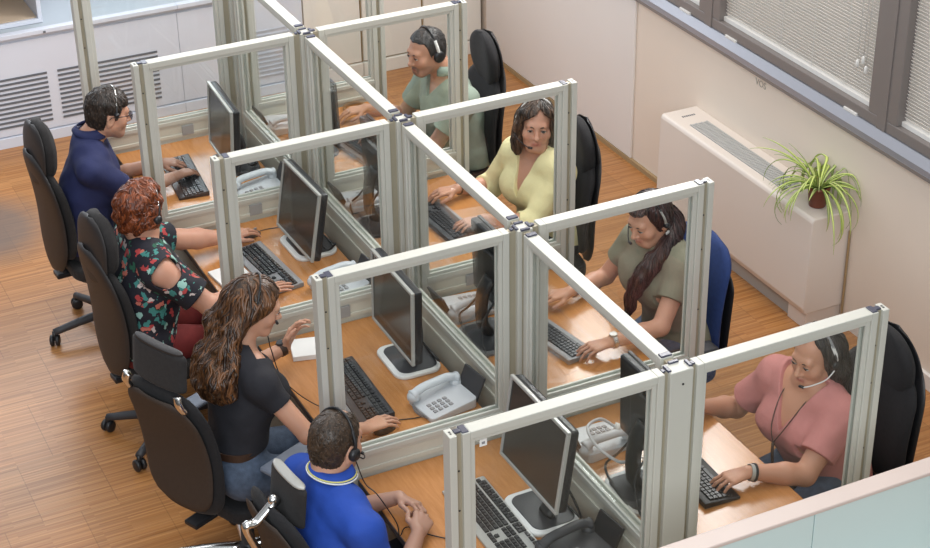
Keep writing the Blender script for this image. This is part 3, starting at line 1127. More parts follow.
keyboard((-0.375, 0.575), -0.01, 'silver keyboard with black keys behind the nearest glass partition', 'silver', 'key', 0.475, 0.172, rest=False)
keyboard((-0.472, 1.575), -0.03, 'black keyboard in front of the curly haired woman', 'dark', 'key', 0.455, 0.145)
keyboard((-0.437, 2.675), 0.08, 'dark keyboard with a grey rim in front of the red haired woman', 'grey', 'key', 0.45, 0.15, rest=False)
keyboard((-0.475, 3.72), -0.10, 'black keyboard under the hands of the man in navy', 'black', 'key', 0.45, 0.15, rest=False)
keyboard((0.425, 0.505), PI - 0.03, 'black keyboard under the hand of the pink shirt woman', 'black', 'key', 0.44, 0.15, rest=False)
keyboard((0.415, 1.585), PI + 0.16, 'black keyboard by the wristwatch of the long ponytail woman', 'grey', 'key', 0.44, 0.15, rest=False)
keyboard((0.455, 2.72), PI + 0.05, 'black keyboard in front of the yellow blouse woman', 'dark', 'key', 0.45, 0.15)
keyboard((0.415, 3.64), PI + 0.14, 'black keyboard in front of the man in sage green', 'black', 'key', 0.44, 0.15, rest=False)


def mouse(loc, rz, label, m='black', cord=None):
    t = thing('computer_mouse', label, 'mouse', (loc[0], loc[1], DESK + 0.0005), rz, group='computer mice')
    V, F = [], []
    nu, nv = 20, 10
    for j in range(nv + 1):
        a = PI / 2 * j / nv
        for i in range(nu):
            th = 2 * PI * i / nu
            V.append((0.056 * math.cos(a) * math.cos(th), 0.031 * math.cos(a) * math.sin(th), 0.034 * math.sin(a) * (1 - 0.25 * math.cos(th) * math.cos(a))))
    for j in range(nv):
        for i in range(nu):
            i2 = (i + 1) % nu
            F.append((j * nu + i, j * nu + i2, (j + 1) * nu + i2, (j + 1) * nu + i))
    F.append(tuple(range(nu - 1, -1, -1)))
    mk('mouse_shell', V, F, M[m], t, smooth=True)
    MB().box((0.022, -0.003, 0.026), (0.038, 0.003, 0.034)).build('scroll_wheel', M['grey'], t, bevel=0.002)
    if cord:
        MB().tube(spline(cord, 6), 0.0022, 6).build('cord', M['black'], t, smooth=True)
    return t


mouse((-0.395, 3.01), 0.15, 'black mouse under the hand of the red haired woman', 'dark', [(0.055, 0, 0.01), (0.10, 0.005, 0.004), (0.16, -0.01, 0.003), (0.25, 0.0, 0.003)])
mouse((-0.475, 1.285), 0.35, 'black mouse under the hand of the curly haired woman', 'black', [(0.054, 0, 0.012), (0.085, -0.004, 0.004), (0.13, -0.035, 0.003), (0.17, -0.05, 0.003), (0.20, -0.045, 0.003)])

# ------------------------------------------------------------------ desk phones
def phone(loc, rz, label, body='phone', handset='phone', lid='dark', off_lid=0.0):
    """local: cradle along +Y, keypad towards -X, display standing on +X"""
    t = thing('desk_phone', label, 'telephone', (loc[0], loc[1], DESK + 0.001), rz, group='desk telephones')
    b = MB()
    b.prism([(p[0], p[1]) for p in rrect(0.215, 0.185, 0.02)], 'z', 0.0, 0.030)
    for i, v in enumerate(b.V):
        if v[2] > 0.01:
            b.V[i] = (v[0], v[1], 0.018 + (v[0] + 0.11) * 0.12)
    b.build('base', M[body], t, bevel=0.004)
    k = MB()
    for r in range(4):
        for c in range(3):
            x, y = -0.075 + 0.024 * r, -0.062 + 0.024 * c
            z = 0.018 + (x + 0.11) * 0.12
            k.box((x, y, z - 0.003), (x + 0.016, y + 0.016, z + 0.005))
    k.build('keypad', M['grey'], t, bevel=0.001)
    h = MB()
    pts = spline([(-0.105, 0.058, 0.050), (-0.06, 0.060, 0.068), (0.0, 0.060, 0.074), (0.06, 0.060, 0.076), (0.105, 0.058, 0.062)], 6)
    h.tube(pts, [0.021] * 2 + [0.016] * (len(pts) - 4) + [0.021] * 2, 12, sx=1.25)
    for x in (-0.098, 0.098):
        h.lathe([(0.022, 0.030), (0.027, 0.034), (0.027, 0.050), (0.018, 0.062)], 16, (x, 0.058, 0))
    h.build('handset', M[handset], t, smooth=True)
    d = MB()
    R = Matrix.Rotation(0.42, 3, 'Y')
    d.box((0.10, -0.088, 0.02), (0.112, 0.05, 0.125), R, (0.105, 0, 0.03))
    d.build('display', M[lid], t, bevel=0.003)
    c = MB()
    pts = []
    for i in range(90):
        s = i / 89
        a = i * 1.15
        q = Vector((-0.10 - 0.02 * math.sin(PI * s), 0.06 - 0.13 * s, 0.012 + 0.006 * math.sin(a)))
        pts.append(q + Vector((0.006 * math.cos(a), 0, 0)))
    c.tube(pts, 0.0016, 5)
    c.build('coiled_cord', M['grey'], t, smooth=True)
    return t


phone((-0.205, 0.27), 0.1, 'dark grey desk phone beside the dark monitor foot of the blue polo man', 'dark', 'dark', 'black')
phone((-0.205, 1.335), 0.12, 'pale desk phone with raised dark display, near the mouse of the curly haired woman')
phone((-0.215, 2.36), 0.1, 'pale desk phone beyond the curly haired woman, on the red haired woman\'s desk')
phone((-0.20, 3.40), 0.05, 'pale desk phone beside the black foot of the navy man\'s monitor')
phone((0.205, 0.82), PI + 0.1, 'pale desk phone with a looped headset on it, near the pink shirt woman')
phone((0.205, 1.945), PI + 0.06, 'pale blue desk phone between the curly haired woman and the ponytail woman')
phone((0.205, 3.062), PI + 0.04, 'pale desk phone between the red haired woman and the yellow blouse woman')
phone((0.190, 4.055), PI + 0.04, 'pale desk phone behind the glass, on the far corner of the sage green man\'s desk')

# ------------------------------------------------------------------ small desk things
def notepad(loc, rz, w, d, h, label, name='notepad', pen=None):
    t = thing(name, label, 'paper', (loc[0], loc[1], DESK + 0.001), rz)
    MB().box((-d / 2, -w / 2, 0), (d / 2, w / 2, h)).build('pages', M['paper'], t, bevel=0.001)
    MB().box((d / 2 - 0.016, -w / 2 - 0.001, 0), (d / 2 + 0.001, w / 2 + 0.001, h + 0.002)).build('binding', M['white'], t, bevel=0.001)
    return t


notepad((-0.50, 1.945), -0.25, 0.14, 0.20, 0.022, 'thick white notepad by the watch hand of the curly haired woman')
o = MB().tube([(-0.45, 1.905, DESK + 0.029), (-0.42, 1.965, DESK + 0.029)], 0.0045, 8).build('pen', M['orange'])
tag(o, 'orange pen lying on the thick white notepad', 'pen')
notepad((-0.60, 2.665), 0.12, 0.21, 0.15, 0.012, 'white writing pad beside the elbow of the red haired woman')
notepad((-0.62, 2.58), -0.2, 0.15, 0.10, 0.004, 'loose white sheet under the writing pad', 'paper_sheet')
t = notepad((-0.455, 2.235), 0.3, 0.10, 0.075, 0.006, 'small white card with dark print by the red haired woman\'s fingers', 'printed_card')
pr = MB()
for k in range(3):
    pr.box((-0.02 + 0.014 * k, -0.03, 0.006), (-0.012 + 0.014 * k, 0.03, 0.0066))
pr.build('print', M['grey'], t)
# ring of tape
V = MB().lathe([(0.052, 0), (0.066, 0), (0.066, 0.018), (0.052, 0.018), (0.052, 0)], 36, cap=False)
o = V.build('tape_roll', M['tape'], smooth=False)
o.location = (0.595, 4.078, DESK + 0.001)
tag(o, 'brown roll of tape on the desk by the hand of the man in sage green', 'tape')

# ------------------------------------------------------------------ chairs
def ease(v, a):
    d = max(0.0, (abs(2 * v - 1) - a) / (1 - a))
    return math.sqrt(max(0.0, 1 - d * d))


def back_slab(z0, z1, wfn, xfn, curv, th, corner=0.6, nu=18, nv=24, minw=0.25):
    """curved pad: xfn(v) centre line of the sitter's side, thickness towards -X"""
    m = MB()

    def fn(u, v):
        e = ease(v, corner)
        w = wfn(v) * (minw + (1 - minw) * e)
        y = u * w
        z = z0 + (z1 - z0) * v
        x = xfn(v) + curv * (u * wfn(v)) ** 2 / 0.05
        t = th * max(0.12, (1 - abs(u) ** 5) ** 0.5) * (0.25 + 0.75 * e)
        return (x + t * 0.5, y, z), (x - t * 0.5, y, z)
    return m.slab(fn, nu, nv)


def star_base(t, metal, a0=0.3, R=0.31):
    hub = MB().lathe([(0.034, 0.075), (0.042, 0.085), (0.042, 0.115), (0.028, 0.135), (0.028, 0.24), (0.019, 0.245), (0.019, 0.40)], 20)
    hub.build('gas_lift', M['dark'], t, smooth=False, bevel=0.002)
    for k in range(5):
        a = a0 + 2 * PI * k / 5
        ca, sa = math.cos(a), math.sin(a)
        pts = [(0.03 * ca, 0.03 * sa, 0.105), (0.15 * ca, 0.15 * sa, 0.098), (R * ca, R * sa, 0.074)]
        lg = MB().tube(spline(pts, 4), [0.026, 0.025, 0.024, 0.023, 0.022, 0.021, 0.020, 0.019, 0.018], 10)
        lo = lg.build('base_leg', M[metal], t, smooth=True)
        c = MB()
        cx, cy = R * ca, R * sa
        yaw = a + 1.1
        dx, dy = -math.sin(yaw), math.cos(yaw)
        R3 = Matrix.Rotation(yaw, 3, 'Z')
        for s in (-1, 1):
            w = MB().lathe([(0.012, -0.010), (0.026, -0.009), (0.029, -0.003), (0.029, 0.003), (0.026, 0.009), (0.012, 0.010)], 18, axis='y')
            c.add([R3 @ Vector(v) + Vector((cx + dx * 0.014 * s, cy + dy * 0.014 * s, 0.0295)) for v in w.V], w.F)
        c.tube([(cx, cy, 0.03), (cx, cy, 0.078)], 0.010, 8)
        c.build('caster', M['black'], lo, smooth=True)


def seat_pad(t, m, x0=-0.22, x1=0.25, w=0.24, z=0.425, h=0.07):
    P = rrect(x1 - x0, 2 * w, 0.09, 6)
    a = MB().prism([(p[0] + (x0 + x1) / 2, p[1]) for p in P], 'z', z, z + h)
    a.build('seat', M[m], t, bevel=0.02, seg=3)
    MB().prism([(p[0] * 0.86 + (x0 + x1) / 2, p[1] * 0.86) for p in P], 'z', z - 0.025, z + 0.005).build('seat_shell', M['dark'], t, bevel=0.006)
    MB().box((-0.10, -0.07, 0.36), (0.10, 0.07, 0.405)).build('mechanism', M['black'], t, bevel=0.008)


def armrests(t, padmat, z=0.655, sides=(-1, 1), x0=-0.13, x1=0.12, y=0.285):
    for s in sides:
        p = MB()
        p.box((x0, s * y - 0.040, z - 0.026), (x1, s * y + 0.040, z))
        a = p.build('armrest', M[padmat], t, bevel=0.014, seg=3)
        st = MB()
        st.tube(spline([(0.0, s * 0.15, 0.400), (0.0, s * (y - 0.03), 0.41), (0.0, s * y, 0.46), (0.0, s * y, z - 0.026)], 5), 0.018, 8)
        st.build('armrest_post', M['dark'], a, smooth=True)


def chair_headrest_back(name, label, loc, rz, fab, shell, a0, group, wtop=0.160, zt=1.205, arms=False, armmat='dark', w=0.225):
    t = thing(name, label, 'chair', (loc[0], loc[1], 0), rz, group=group)
    star_base(t, 'dark', a0)
    seat_pad(t, fab)

    def xl(v):
        return -0.225 - 0.045 * v + 0.03 * math.sin(PI * v)
    back_slab(0.50, 1.0, lambda v: w * (0.86 + 0.35 * v - 0.40 * v * v), xl, 0.02, 0.055, 0.55).build('backrest', M[fab], t, smooth=True)
    back_slab(0.43, 1.06, lambda v: w * (0.72 + 0.85 * v - 0.80 * v * v), lambda v: xl(v) - 0.042, 0.02, 0.03, 0.45).build('back_shell', M[shell], t, smooth=True)
    back_slab(zt - 0.28, zt, lambda v: wtop * (0.92 + 0.35 * v - 0.35 * v * v), lambda v: -0.258 + 0.022 * v, 0.025, 0.075, 0.15, minw=0.12).build('headrest', M[fab], t, smooth=True)
    back_slab(zt - 0.305, zt - 0.004, lambda v: wtop * 1.02, lambda v: -0.300 + 0.022 * v, 0.025, 0.016, 0.15, minw=0.12).build('headrest_shell', M[shell], t, smooth=True)
    MB().box((-0.262, -0.035, 0.375), (-0.08, 0.035, 0.40)).build('back_bar', M['black'], t, bevel=0.006)
    if arms:
        armrests(t, armmat)
    return t


def chair_bracket(name, label, loc, rz, a0, group, tall=True, hr_dx=0.0, shellmat='brownmesh', armmat='armblue', hz=0.0, base='chrome', short=False, bx=0.0, dz=0.0, edge='silver', hw_=0.145):
    """mesh backed chair with a headrest pad carried on a chrome bracket"""
    t = thing(name, label, 'chair', (loc[0], loc[1], 0), rz, group=group)
    star_base(t, base, a0)
    seat_pad(t, 'fabric')

    def xl(v):
        return -0.225 - 0.07 * v + 0.035 * math.sin(PI * v) + bx
    hr_dx += bx
    back_slab(0.44 + dz, 1.035 + dz, lambda v: 0.225 * (0.85 + 0.40 * v - 0.38 * v * v), xl, 0.018, 0.05, 0.6, minw=0.45).build('backrest', M['fabric'], t, smooth=True)
    back_slab(0.47 + dz, 1.0 + dz, lambda v: 0.205 * (0.80 + 0.50 * v - 0.42 * v * v), lambda v: xl(v) - 0.032, 0.018, 0.018, 0.6, minw=0.5).build('back_shell', M[shellmat], t, smooth=True)
    z0 = 1.03 + hz
    back_slab(z0, z0 + 0.165, lambda v: hw_, lambda v: -0.285 + 0.02 * v + hr_dx, 0.03, 0.034, 0.72, minw=0.6).build('headrest', M['fabric_grey'], t, smooth=True)
    back_slab(z0 + 0.155, z0 + 0.171, lambda v: hw_ * 0.88, lambda v: -0.265 + hr_dx, 0.03, 0.038, 0.2, minw=0.8).build('headrest_edge', M[edge], t, smooth=True)
    br = MB()
    if short:
        for q in (1, -1):
            if q == -1:
                br.build('headrest_bracket', M['chrome'], t, smooth=True)
                br = MB()
            br.tube(spline([(-0.318 + bx, 0.135 * q, z0 + 0.012), (-0.322 + bx, 0.145 * q, z0 - 0.02), (-0.305 + bx, 0.150 * q, z0 - 0.055)], 5), 0.013, 8, sx=1.5)
    else:
        br.tube(spline([(-0.325 + hr_dx, 0.0, z0 + 0.075), (-0.375 + hr_dx * 0.6, 0, z0 + 0.02), (-0.385, 0, 0.98), (-0.345, 0, 0.86), (-0.315, 0, 0.80)], 6), 0.014, 10, sx=1.4)
        br.lathe([(0.020, -0.012), (0.022, 0), (0.020, 0.012)], 14, (-0.322 + hr_dx, 0, z0 + 0.08), axis='y')
    br.build('headrest_bracket', M['chrome'], t, smooth=True)
    MB().box((-0.215 + bx, -0.035, 0.378), (-0.08, 0.035, 0.40)).build('back_bar', M['black'], t, bevel=0.006)
    armrests(t, armmat, 0.69)
    return t


GC = 'office chairs along the two rows of desks'
chair_headrest_back('office_chair', 'charcoal office chair with oval headrest, behind the man in navy', (-0.915, 3.70), 0.06, 'fabric_grey', 'shell', PI, GC)
chair_headrest_back('office_chair', 'charcoal office chair with rounded headrest, behind the red haired woman', (-0.935, 2.68), 0.10, 'fabric_grey', 'shell', math.radians(144), GC)
chair_bracket('office_chair', 'brown mesh backed office chair with a chrome bracket, under the curly haired woman', (-0.965, 1.61), 0.42, 2.25, GC, hr_dx=-0.01, hz=0.055, short=True, bx=-0.075, dz=0.045, edge='shell')
chair_bracket('office_chair', 'office chair with a thin grey headrest on a chrome arm, behind the blue polo man', (-0.885, 0.685), 0.12, 2.4, GC, hr_dx=0.05, hz=-0.065, hw_=0.118)
chair_headrest_back('office_chair', 'tall charcoal office chair behind the man in sage green', (0.93, 3.70), PI - 0.1, 'fabric', 'shell', 0.4, GC, wtop=0.165, w=0.25)
chair_headrest_back('office_chair', 'black office chair behind the yellow blouse woman', (0.890, 2.645), PI - 0.15, 'fabric', 'black', 0.1, GC, wtop=0.155, w=0.23, zt=1.165)
chair_headrest_back('office_chair', 'tall black office chair with a headrest, behind the pink shirt woman', (1.035, 0.49), PI - 0.02, 'fabric', 'black', 0.3, GC, wtop=0.165, zt=1.135, w=0.245)
# the blue chair
t = thing('office_chair', 'blue fabric office chair behind the long ponytail woman', 'chair', (0.93, 1.60, 0), PI, group=GC)
star_base(t, 'dark', 0.2)
seat_pad(t, 'blue_fabric')
back_slab(0.46, 1.03, lambda v: 0.225 * (0.88 + 0.3 * v - 0.25 * v * v), lambda v: -0.225 - 0.05 * v + 0.03 * math.sin(PI * v), 0.02, 0.06, 0.6, minw=0.4).build('backrest', M['blue_fabric'], t, smooth=True)
back_slab(0.44, 0.90, lambda v: 0.19, lambda v: -0.268 - 0.03 * v, 0.02, 0.03, 0.6, minw=0.4).build('back_shell', M['black'], t, smooth=True)
MB().box((-0.32, -0.035, 0.375), (-0.08, 0.035, 0.40)).box((-0.325, -0.035, 0.385), (-0.29, 0.035, 0.62)).build('back_bar', M['black'], t, bevel=0.006)
armrests(t, 'dark', 0.665, sides=(1,))

# ------------------------------------------------------------------ low screen in front of the nearest desks
SY, SZ = -0.50, 1.372
t = thing('counter_screen', 'pale green glass counter screen with a pinkish top rail, nearest the camera', 'screen', (0.95, SY, 0))
MB().box((-0.40, SY - 0.070, SZ - 0.014), (XW - 0.02, SY, SZ)).build('top_rail', M['railcap'], t, world=True, bevel=0.004)
for xa, xb in ((-0.39, 0.150), (0.154, 1.25), (1.254, XW - 0.025)):
    MB().box((xa, SY - 0.060, 1.04), (xb, SY - 0.045, SZ - 0.012)).build('glass_panel', M['frost'], t, world=True, bevel=0.001, seg=1)
MB().box((-0.39, SY - 0.044, 0.0), (XW - 0.025, SY - 0.022, SZ - 0.032)).build('back_panel', M['panel'], t, world=True)
MB().box((-0.39, SY - 0.26, 1.005), (XW - 0.025, SY - 0.062, 1.045)).build('counter_top', M['tan'], t, world=True, bevel=0.003)
MB().box((-0.37, SY - 0.20, 0.0), (XW - 0.025, SY - 0.045, 1.005)).build('counter_base', M['tan'], t, world=True)

# ------------------------------------------------------------------ people
f32 = np.float32


def nrm(v):
    v = np.asarray(v, float)
    return v / np.linalg.norm(v)


class SDF:
    """signed distance field grown from smooth unions, turned into one continuous surface"""

    def __init__(self, h):
        self.h, self.P, self.post = h, [], []

    def cone(self, a, b, ra, rb, k=0.02, flat=None, op='u'):
        self.P.append(('c', np.asarray(a, float), np.asarray(b, float), ra, rb, k, flat, op))

    def chain(self, pts, rs, k=0.02, flat=None, op='u'):
        for i in range(len(pts) - 1):
            self.cone(pts[i], pts[i + 1], rs[i], rs[i + 1], k, flat, op)

    def ell(self, c, R, rad, k=0.02, op='u'):
        """R rows are the axes"""
        self.P.append(('e', np.asarray(c, float), np.asarray(R, float), np.asarray(rad, float), 0, k, None, op))

    def sph(self, c, r, k=0.02, op='u'):
        self.cone(c, c, r, r, k, None, op)

    def bounds(self, p):
        if p[0] == 'c':
            m = max(p[3], p[4])
            return np.minimum(p[1], p[2]) - m, np.maximum(p[1], p[2]) + m
        m = p[3].max()
        return p[1] - m, p[1] + m

    def bake(self, lo=None, hi=None):
        h = self.h
        us = [self.bounds(p) for p in self.P if p[7] == 'u']
        blo = np.min([u[0] for u in us], 0) - 6 * h
        bhi = np.max([u[1] for u in us], 0) + 6 * h
        if lo is not None:
            blo, bhi = np.maximum(blo, lo), np.minimum(bhi, hi)
        n = np.ceil((bhi - blo) / h).astype(int) + 1
        D = np.full(n, 0.06, f32)
        ax = [(blo[i] + h * np.arange(n[i])).astype(f32) for i in range(3)]
        for p in self.P:
            a, b = self.bounds(p)
            mg = p[5] + 0.02
            i0 = np.clip(np.floor((a - mg - blo) / h).astype(int), 0, n)
            i1 = np.clip(np.ceil((b + mg - blo) / h).astype(int) + 1, 0, n)
            if (i1 <= i0).any():
                continue
            sl = tuple(slice(i0[i], i1[i]) for i in range(3))
            X = ax[0][sl[0]][:, None, None]
            Y = ax[1][sl[1]][None, :, None]
            Z = ax[2][sl[2]][None, None, :]
            if p[0] == 'c':
                A, B, ra, rb, k, flat = p[1], p[2], p[3], p[4], p[5], p[6]
                d = B - A
                L2 = float(d @ d)
                px, py, pz = X - f32(A[0]), Y - f32(A[1]), Z - f32(A[2])
                if L2 > 1e-12:
                    t = np.clip((px * f32(d[0]) + py * f32(d[1]) + pz * f32(d[2])) / f32(L2), 0, 1)
                    qx, qy, qz = px - t * f32(d[0]), py - t * f32(d[1]), pz - t * f32(d[2])
                    r = f32(ra) + f32(rb - ra) * t
                else:
                    qx, qy, qz, r = px, py, pz, f32(ra)
                q2 = qx * qx + qy * qy + qz * qz
                if flat is not None:
                    fd, s = flat
                    c = qx * f32(fd[0]) + qy * f32(fd[1]) + qz * f32(fd[2])
                    q2 = q2 + c * c * f32(1 / (s * s) - 1)
                v = np.sqrt(q2) - r
                if flat is not None:
                    v = v * f32(0.5 + 0.5 * flat[1])
            else:
                c, R, rad = p[1], p[2], p[3]
                px, py, pz = X - f32(c[0]), Y - f32(c[1]), Z - f32(c[2])
                k0 = 0
                k1 = 0
                for i in range(3):
                    w = (px * f32(R[i][0]) + py * f32(R[i][1]) + pz * f32(R[i][2])) / f32(rad[i])
                    k0 = k0 + w * w
                    k1 = k1 + (w / f32(rad[i])) ** 2
                k0 = np.sqrt(k0)
                v = k0 * (k0 - 1) / np.sqrt(k1 + f32(1e-9))
            k = f32(max(p[5], 1e-5))
            T = D[sl]
            if p[7] == 'u':
                hh = np.maximum(k - np.abs(T - v), 0) / k
                D[sl] = np.minimum(T, v) - hh * hh * k * f32(0.25)
            else:
                v = -v
                hh = np.maximum(k - np.abs(T - v), 0) / k
                D[sl] = np.maximum(T, v) + hh * hh * k * f32(0.25)
        for fn in self.post:
            D = fn(D, ax[0][:, None, None], ax[1][None, :, None], ax[2][None, None, :]).astype(f32)
        D[0], D[-1], D[:, 0], D[:, -1], D[:, :, 0], D[:, :, -1] = (0.06,) * 6
        g = openvdb.FloatGrid()
        g.background = 3.0
        g.copyFromArray(np.ascontiguousarray(np.clip(D / h, -3, 3)))
        p, q = g.convertToQuads(0.0)
        return (p * h + blo).astype(f32), q.astype(np.int32)


def waves(seed, freq, n=5):
    r = random.Random(seed)
    W = []
    for _ in range(n):
        d = Vector((r.gauss(0, 1), r.gauss(0, 1), r.gauss(0, 1))).normalized() * freq * r.uniform(0.6, 1.4)
        W.append((d.x, d.y, d.z, r.uniform(0, 6.28)))

    def fn(X, Y, Z):
        o = 0
        for a, b, c, p in W:
            o = o + np.sin(f32(a) * X + f32(b) * Y + f32(c) * Z + f32(p))
        return o * f32(1 / math.sqrt(n))
    return fn


def ik(S_, W_, l1, l2, hint):
    S_, W_ = np.asarray(S_, float), np.asarray(W_, float)
    d = W_ - S_
    L = min(np.linalg.norm(d), (l1 + l2) * 0.998)
    u = d / np.linalg.norm(d)
    a = (l1 * l1 - l2 * l2 + L * L) / (2 * L)
    hgt = math.sqrt(max(l1 * l1 - a * a, 1e-6))
    hv = np.asarray(hint, float)
    hv = hv - u * (hv @ u)
    hv = hv / np.linalg.norm(hv)
    return S_ + u * a + hv * hgt


FINGERS = ((0.034, 0.083, (0.040, 0.024, 0.019), 0.0082), (0.012, 0.088, (0.044, 0.028, 0.020), 0.0084), (-0.010, 0.084, (0.041, 0.026, 0.019), 0.0080), (-0.030, 0.075, (0.032, 0.020, 0.017), 0.0072))


def hand(sd, W, d, n, right, curl=(0.25, 0.35, 0.3), spread=0.10, sc=1.0, thumb=(0.5, 0.15), per=None):
    """palm, four fingers and a thumb; d points to the fingers, n is the back of the hand"""
    d, n = nrm(d), np.asarray(n, float)
    n = nrm(n - d * (n @ d))
    s = np.cross(n, d) * (1 if right else -1)       # towards the thumb
    W = np.asarray(W, float)
    # palm from metacarpal rays
    for off, kn, _, r in FINGERS:
        a = W + s * off * 0.55 * sc + d * 0.012 * sc
        b = W + s * off * sc + d * kn * sc + n * (0.004 - abs(off) * 0.12) * sc
        sd.cone(a, b, 0.0145 * sc, 0.0120 * sc, 0.012, (n, 0.85))
    sd.cone(W + s * 0.012 * sc + d * 0.02 * sc - n * 0.006 * sc, W + s * 0.022 * sc + d * 0.045 * sc - n * 0.008 * sc, 0.016 * sc, 0.013 * sc, 0.012)
    for i, (off, kn, segs, r) in enumerate(FINGERS):
        p = W + s * off * sc + d * kn * sc + n * (0.004 - abs(off) * 0.12) * sc
        fan = spread * (off / 0.034)
        dd = nrm(d + s * fan)
        ang = 0.0
        cu = per[i] if per else curl
        rr_ = r * sc
        for j, L in enumerate(segs):
            ang += cu[j]
            e = dd * math.cos(ang) - n * math.sin(ang)
            q = p + e * L * sc
            sd.cone(p, q, rr_, rr_ * 0.88, 0.0035)
            p = q
            rr_ *= 0.88
    # thumb leaves the side of the palm near its base
    p = W + s * 0.022 * sc + d * 0.022 * sc - n * 0.006 * sc
    t1 = nrm(d * 0.72 + s * (0.35 + thumb[0]) - n * 0.30)
    q = p + t1 * 0.040 * sc
    sd.cone(p, q, 0.0135 * sc, 0.0105 * sc, 0.008)
    t2 = nrm(d * 0.95 + s * (0.05 + thumb[1]) - n * 0.25)
    q2 = q + t2 * 0.030 * sc
    sd.cone(q, q2, 0.0102 * sc, 0.0092 * sc, 0.004)
    t3 = nrm(d * 1.0 - n * 0.3 + s * thumb[1])
    sd.cone(q2, q2 + t3 * 0.022 * sc, 0.0092 * sc, 0.0075 * sc, 0.004)


class Head:
    def __init__(self, c, yaw, pitch, tilt=0.0, s=1.0):
        f = np.array([math.cos(yaw) * math.cos(pitch), math.sin(yaw) * math.cos(pitch), math.sin(pitch)])
        l = np.array([-math.sin(yaw), math.cos(yaw), 0.0])
        u = np.cross(f, l)
        l2 = l * math.cos(tilt) + u * math.sin(tilt)
        u2 = -l * math.sin(tilt) + u * math.cos(tilt)
        self.c, self.f, self.l, self.u, self.s = np.asarray(c, float), f, l2, u2, s
        self.R = np.array([l2, f, u2])

    def w(self, x, y, z):
        return self.c + (self.l * x + self.f * y + self.u * z) * self.s

    def loc(self, P):
        return ((np.asarray(P) - self.c) @ self.R.T) / self.s

    def grids(self, X, Y, Z):
        px, py, pz = X - f32(self.c[0]), Y - f32(self.c[1]), Z - f32(self.c[2])
        return tuple((px * f32(a[0]) + py * f32(a[1]) + pz * f32(a[2])) / f32(self.s) for a in (self.l, self.f, self.u))


def head_sdf(sd, H, neck_base, nr, fem):
    s = H.s

    def E(c, r, k=0.02, op='u'):
        sd.ell(H.w(*c), H.R, np.array(r) * s, k, op)

    def K(a, b, ra, rb, k=0.012, op='u'):
        sd.cone(H.w(*a), H.w(*b), ra * s, rb * s, k, None, op)
    E((0, -0.012, 0.035), (0.075, 0.095, 0.086))
    E((0, 0.022, -0.035), (0.056 if fem else 0.060, 0.068, 0.080), 0.03)
    E((0, 0.058, -0.090), (0.026, 0.026, 0.022), 0.03)
    for x in (-1, 1):
        K((0.050 * x, -0.005, -0.050), (0.026 * x, 0.060, -0.092), 0.020 if fem else 0.024, 0.016, 0.03)
        E((0.040 * x, 0.056, -0.026), (0.024, 0.022, 0.022), 0.03)
    K((-0.034, 0.076, 0.024), (0.034, 0.076, 0.024), 0.013, 0.013, 0.02)
    for x in (-1, 1):
        E((0.031 * x, 0.097, 0.004), (0.017, 0.015, 0.011), 0.012, 's')
    # nose
    K((0, 0.084, 0.014), (0, 0.106, -0.028), 0.0075, 0.0105, 0.012)
    E((0, 0.106, -0.030), (0.011, 0.012, 0.009), 0.008)
    for x in (-1, 1):
        E((0.0115 * x, 0.094, -0.034), (0.0075, 0.010, 0.0065), 0.006)
        E((0.006 * x, 0.101, -0.041), (0.003, 0.004, 0.003), 0.003, 's')
    # lips
    K((-0.018, 0.083, -0.060), (0.0, 0.092, -0.058), 0.0050, 0.0068, 0.006)
    K((0.018, 0.083, -0.060), (0.0, 0.092, -0.058), 0.0050, 0.0068, 0.006)
    K((-0.015, 0.082, -0.0685), (0.015, 0.082, -0.0685), 0.0075, 0.0075, 0.008)
    K((-0.022, 0.092, -0.0635), (0.022, 0.092, -0.0635), 0.0018, 0.0018, 0.004, 's')
    # eyelids
    for x in (-1, 1):
        E((0.031 * x, 0.0790, 0.0055), (0.0140, 0.0115, 0.0095), 0.004)
    # ears
    for x in (-1, 1):
        E((0.077 * x, -0.012, -0.008), (0.0085, 0.021, 0.033), 0.008)
        E((0.0745 * x, -0.016, -0.032), (0.008, 0.011, 0.014), 0.008)
        E((0.087 * x, -0.010, -0.006), (0.007, 0.012, 0.020), 0.005, 's')
    K2 = H.w(0, -0.035, -0.055)
    sd.cone(K2, neck_base, nr, nr * 1.08, 0.03)


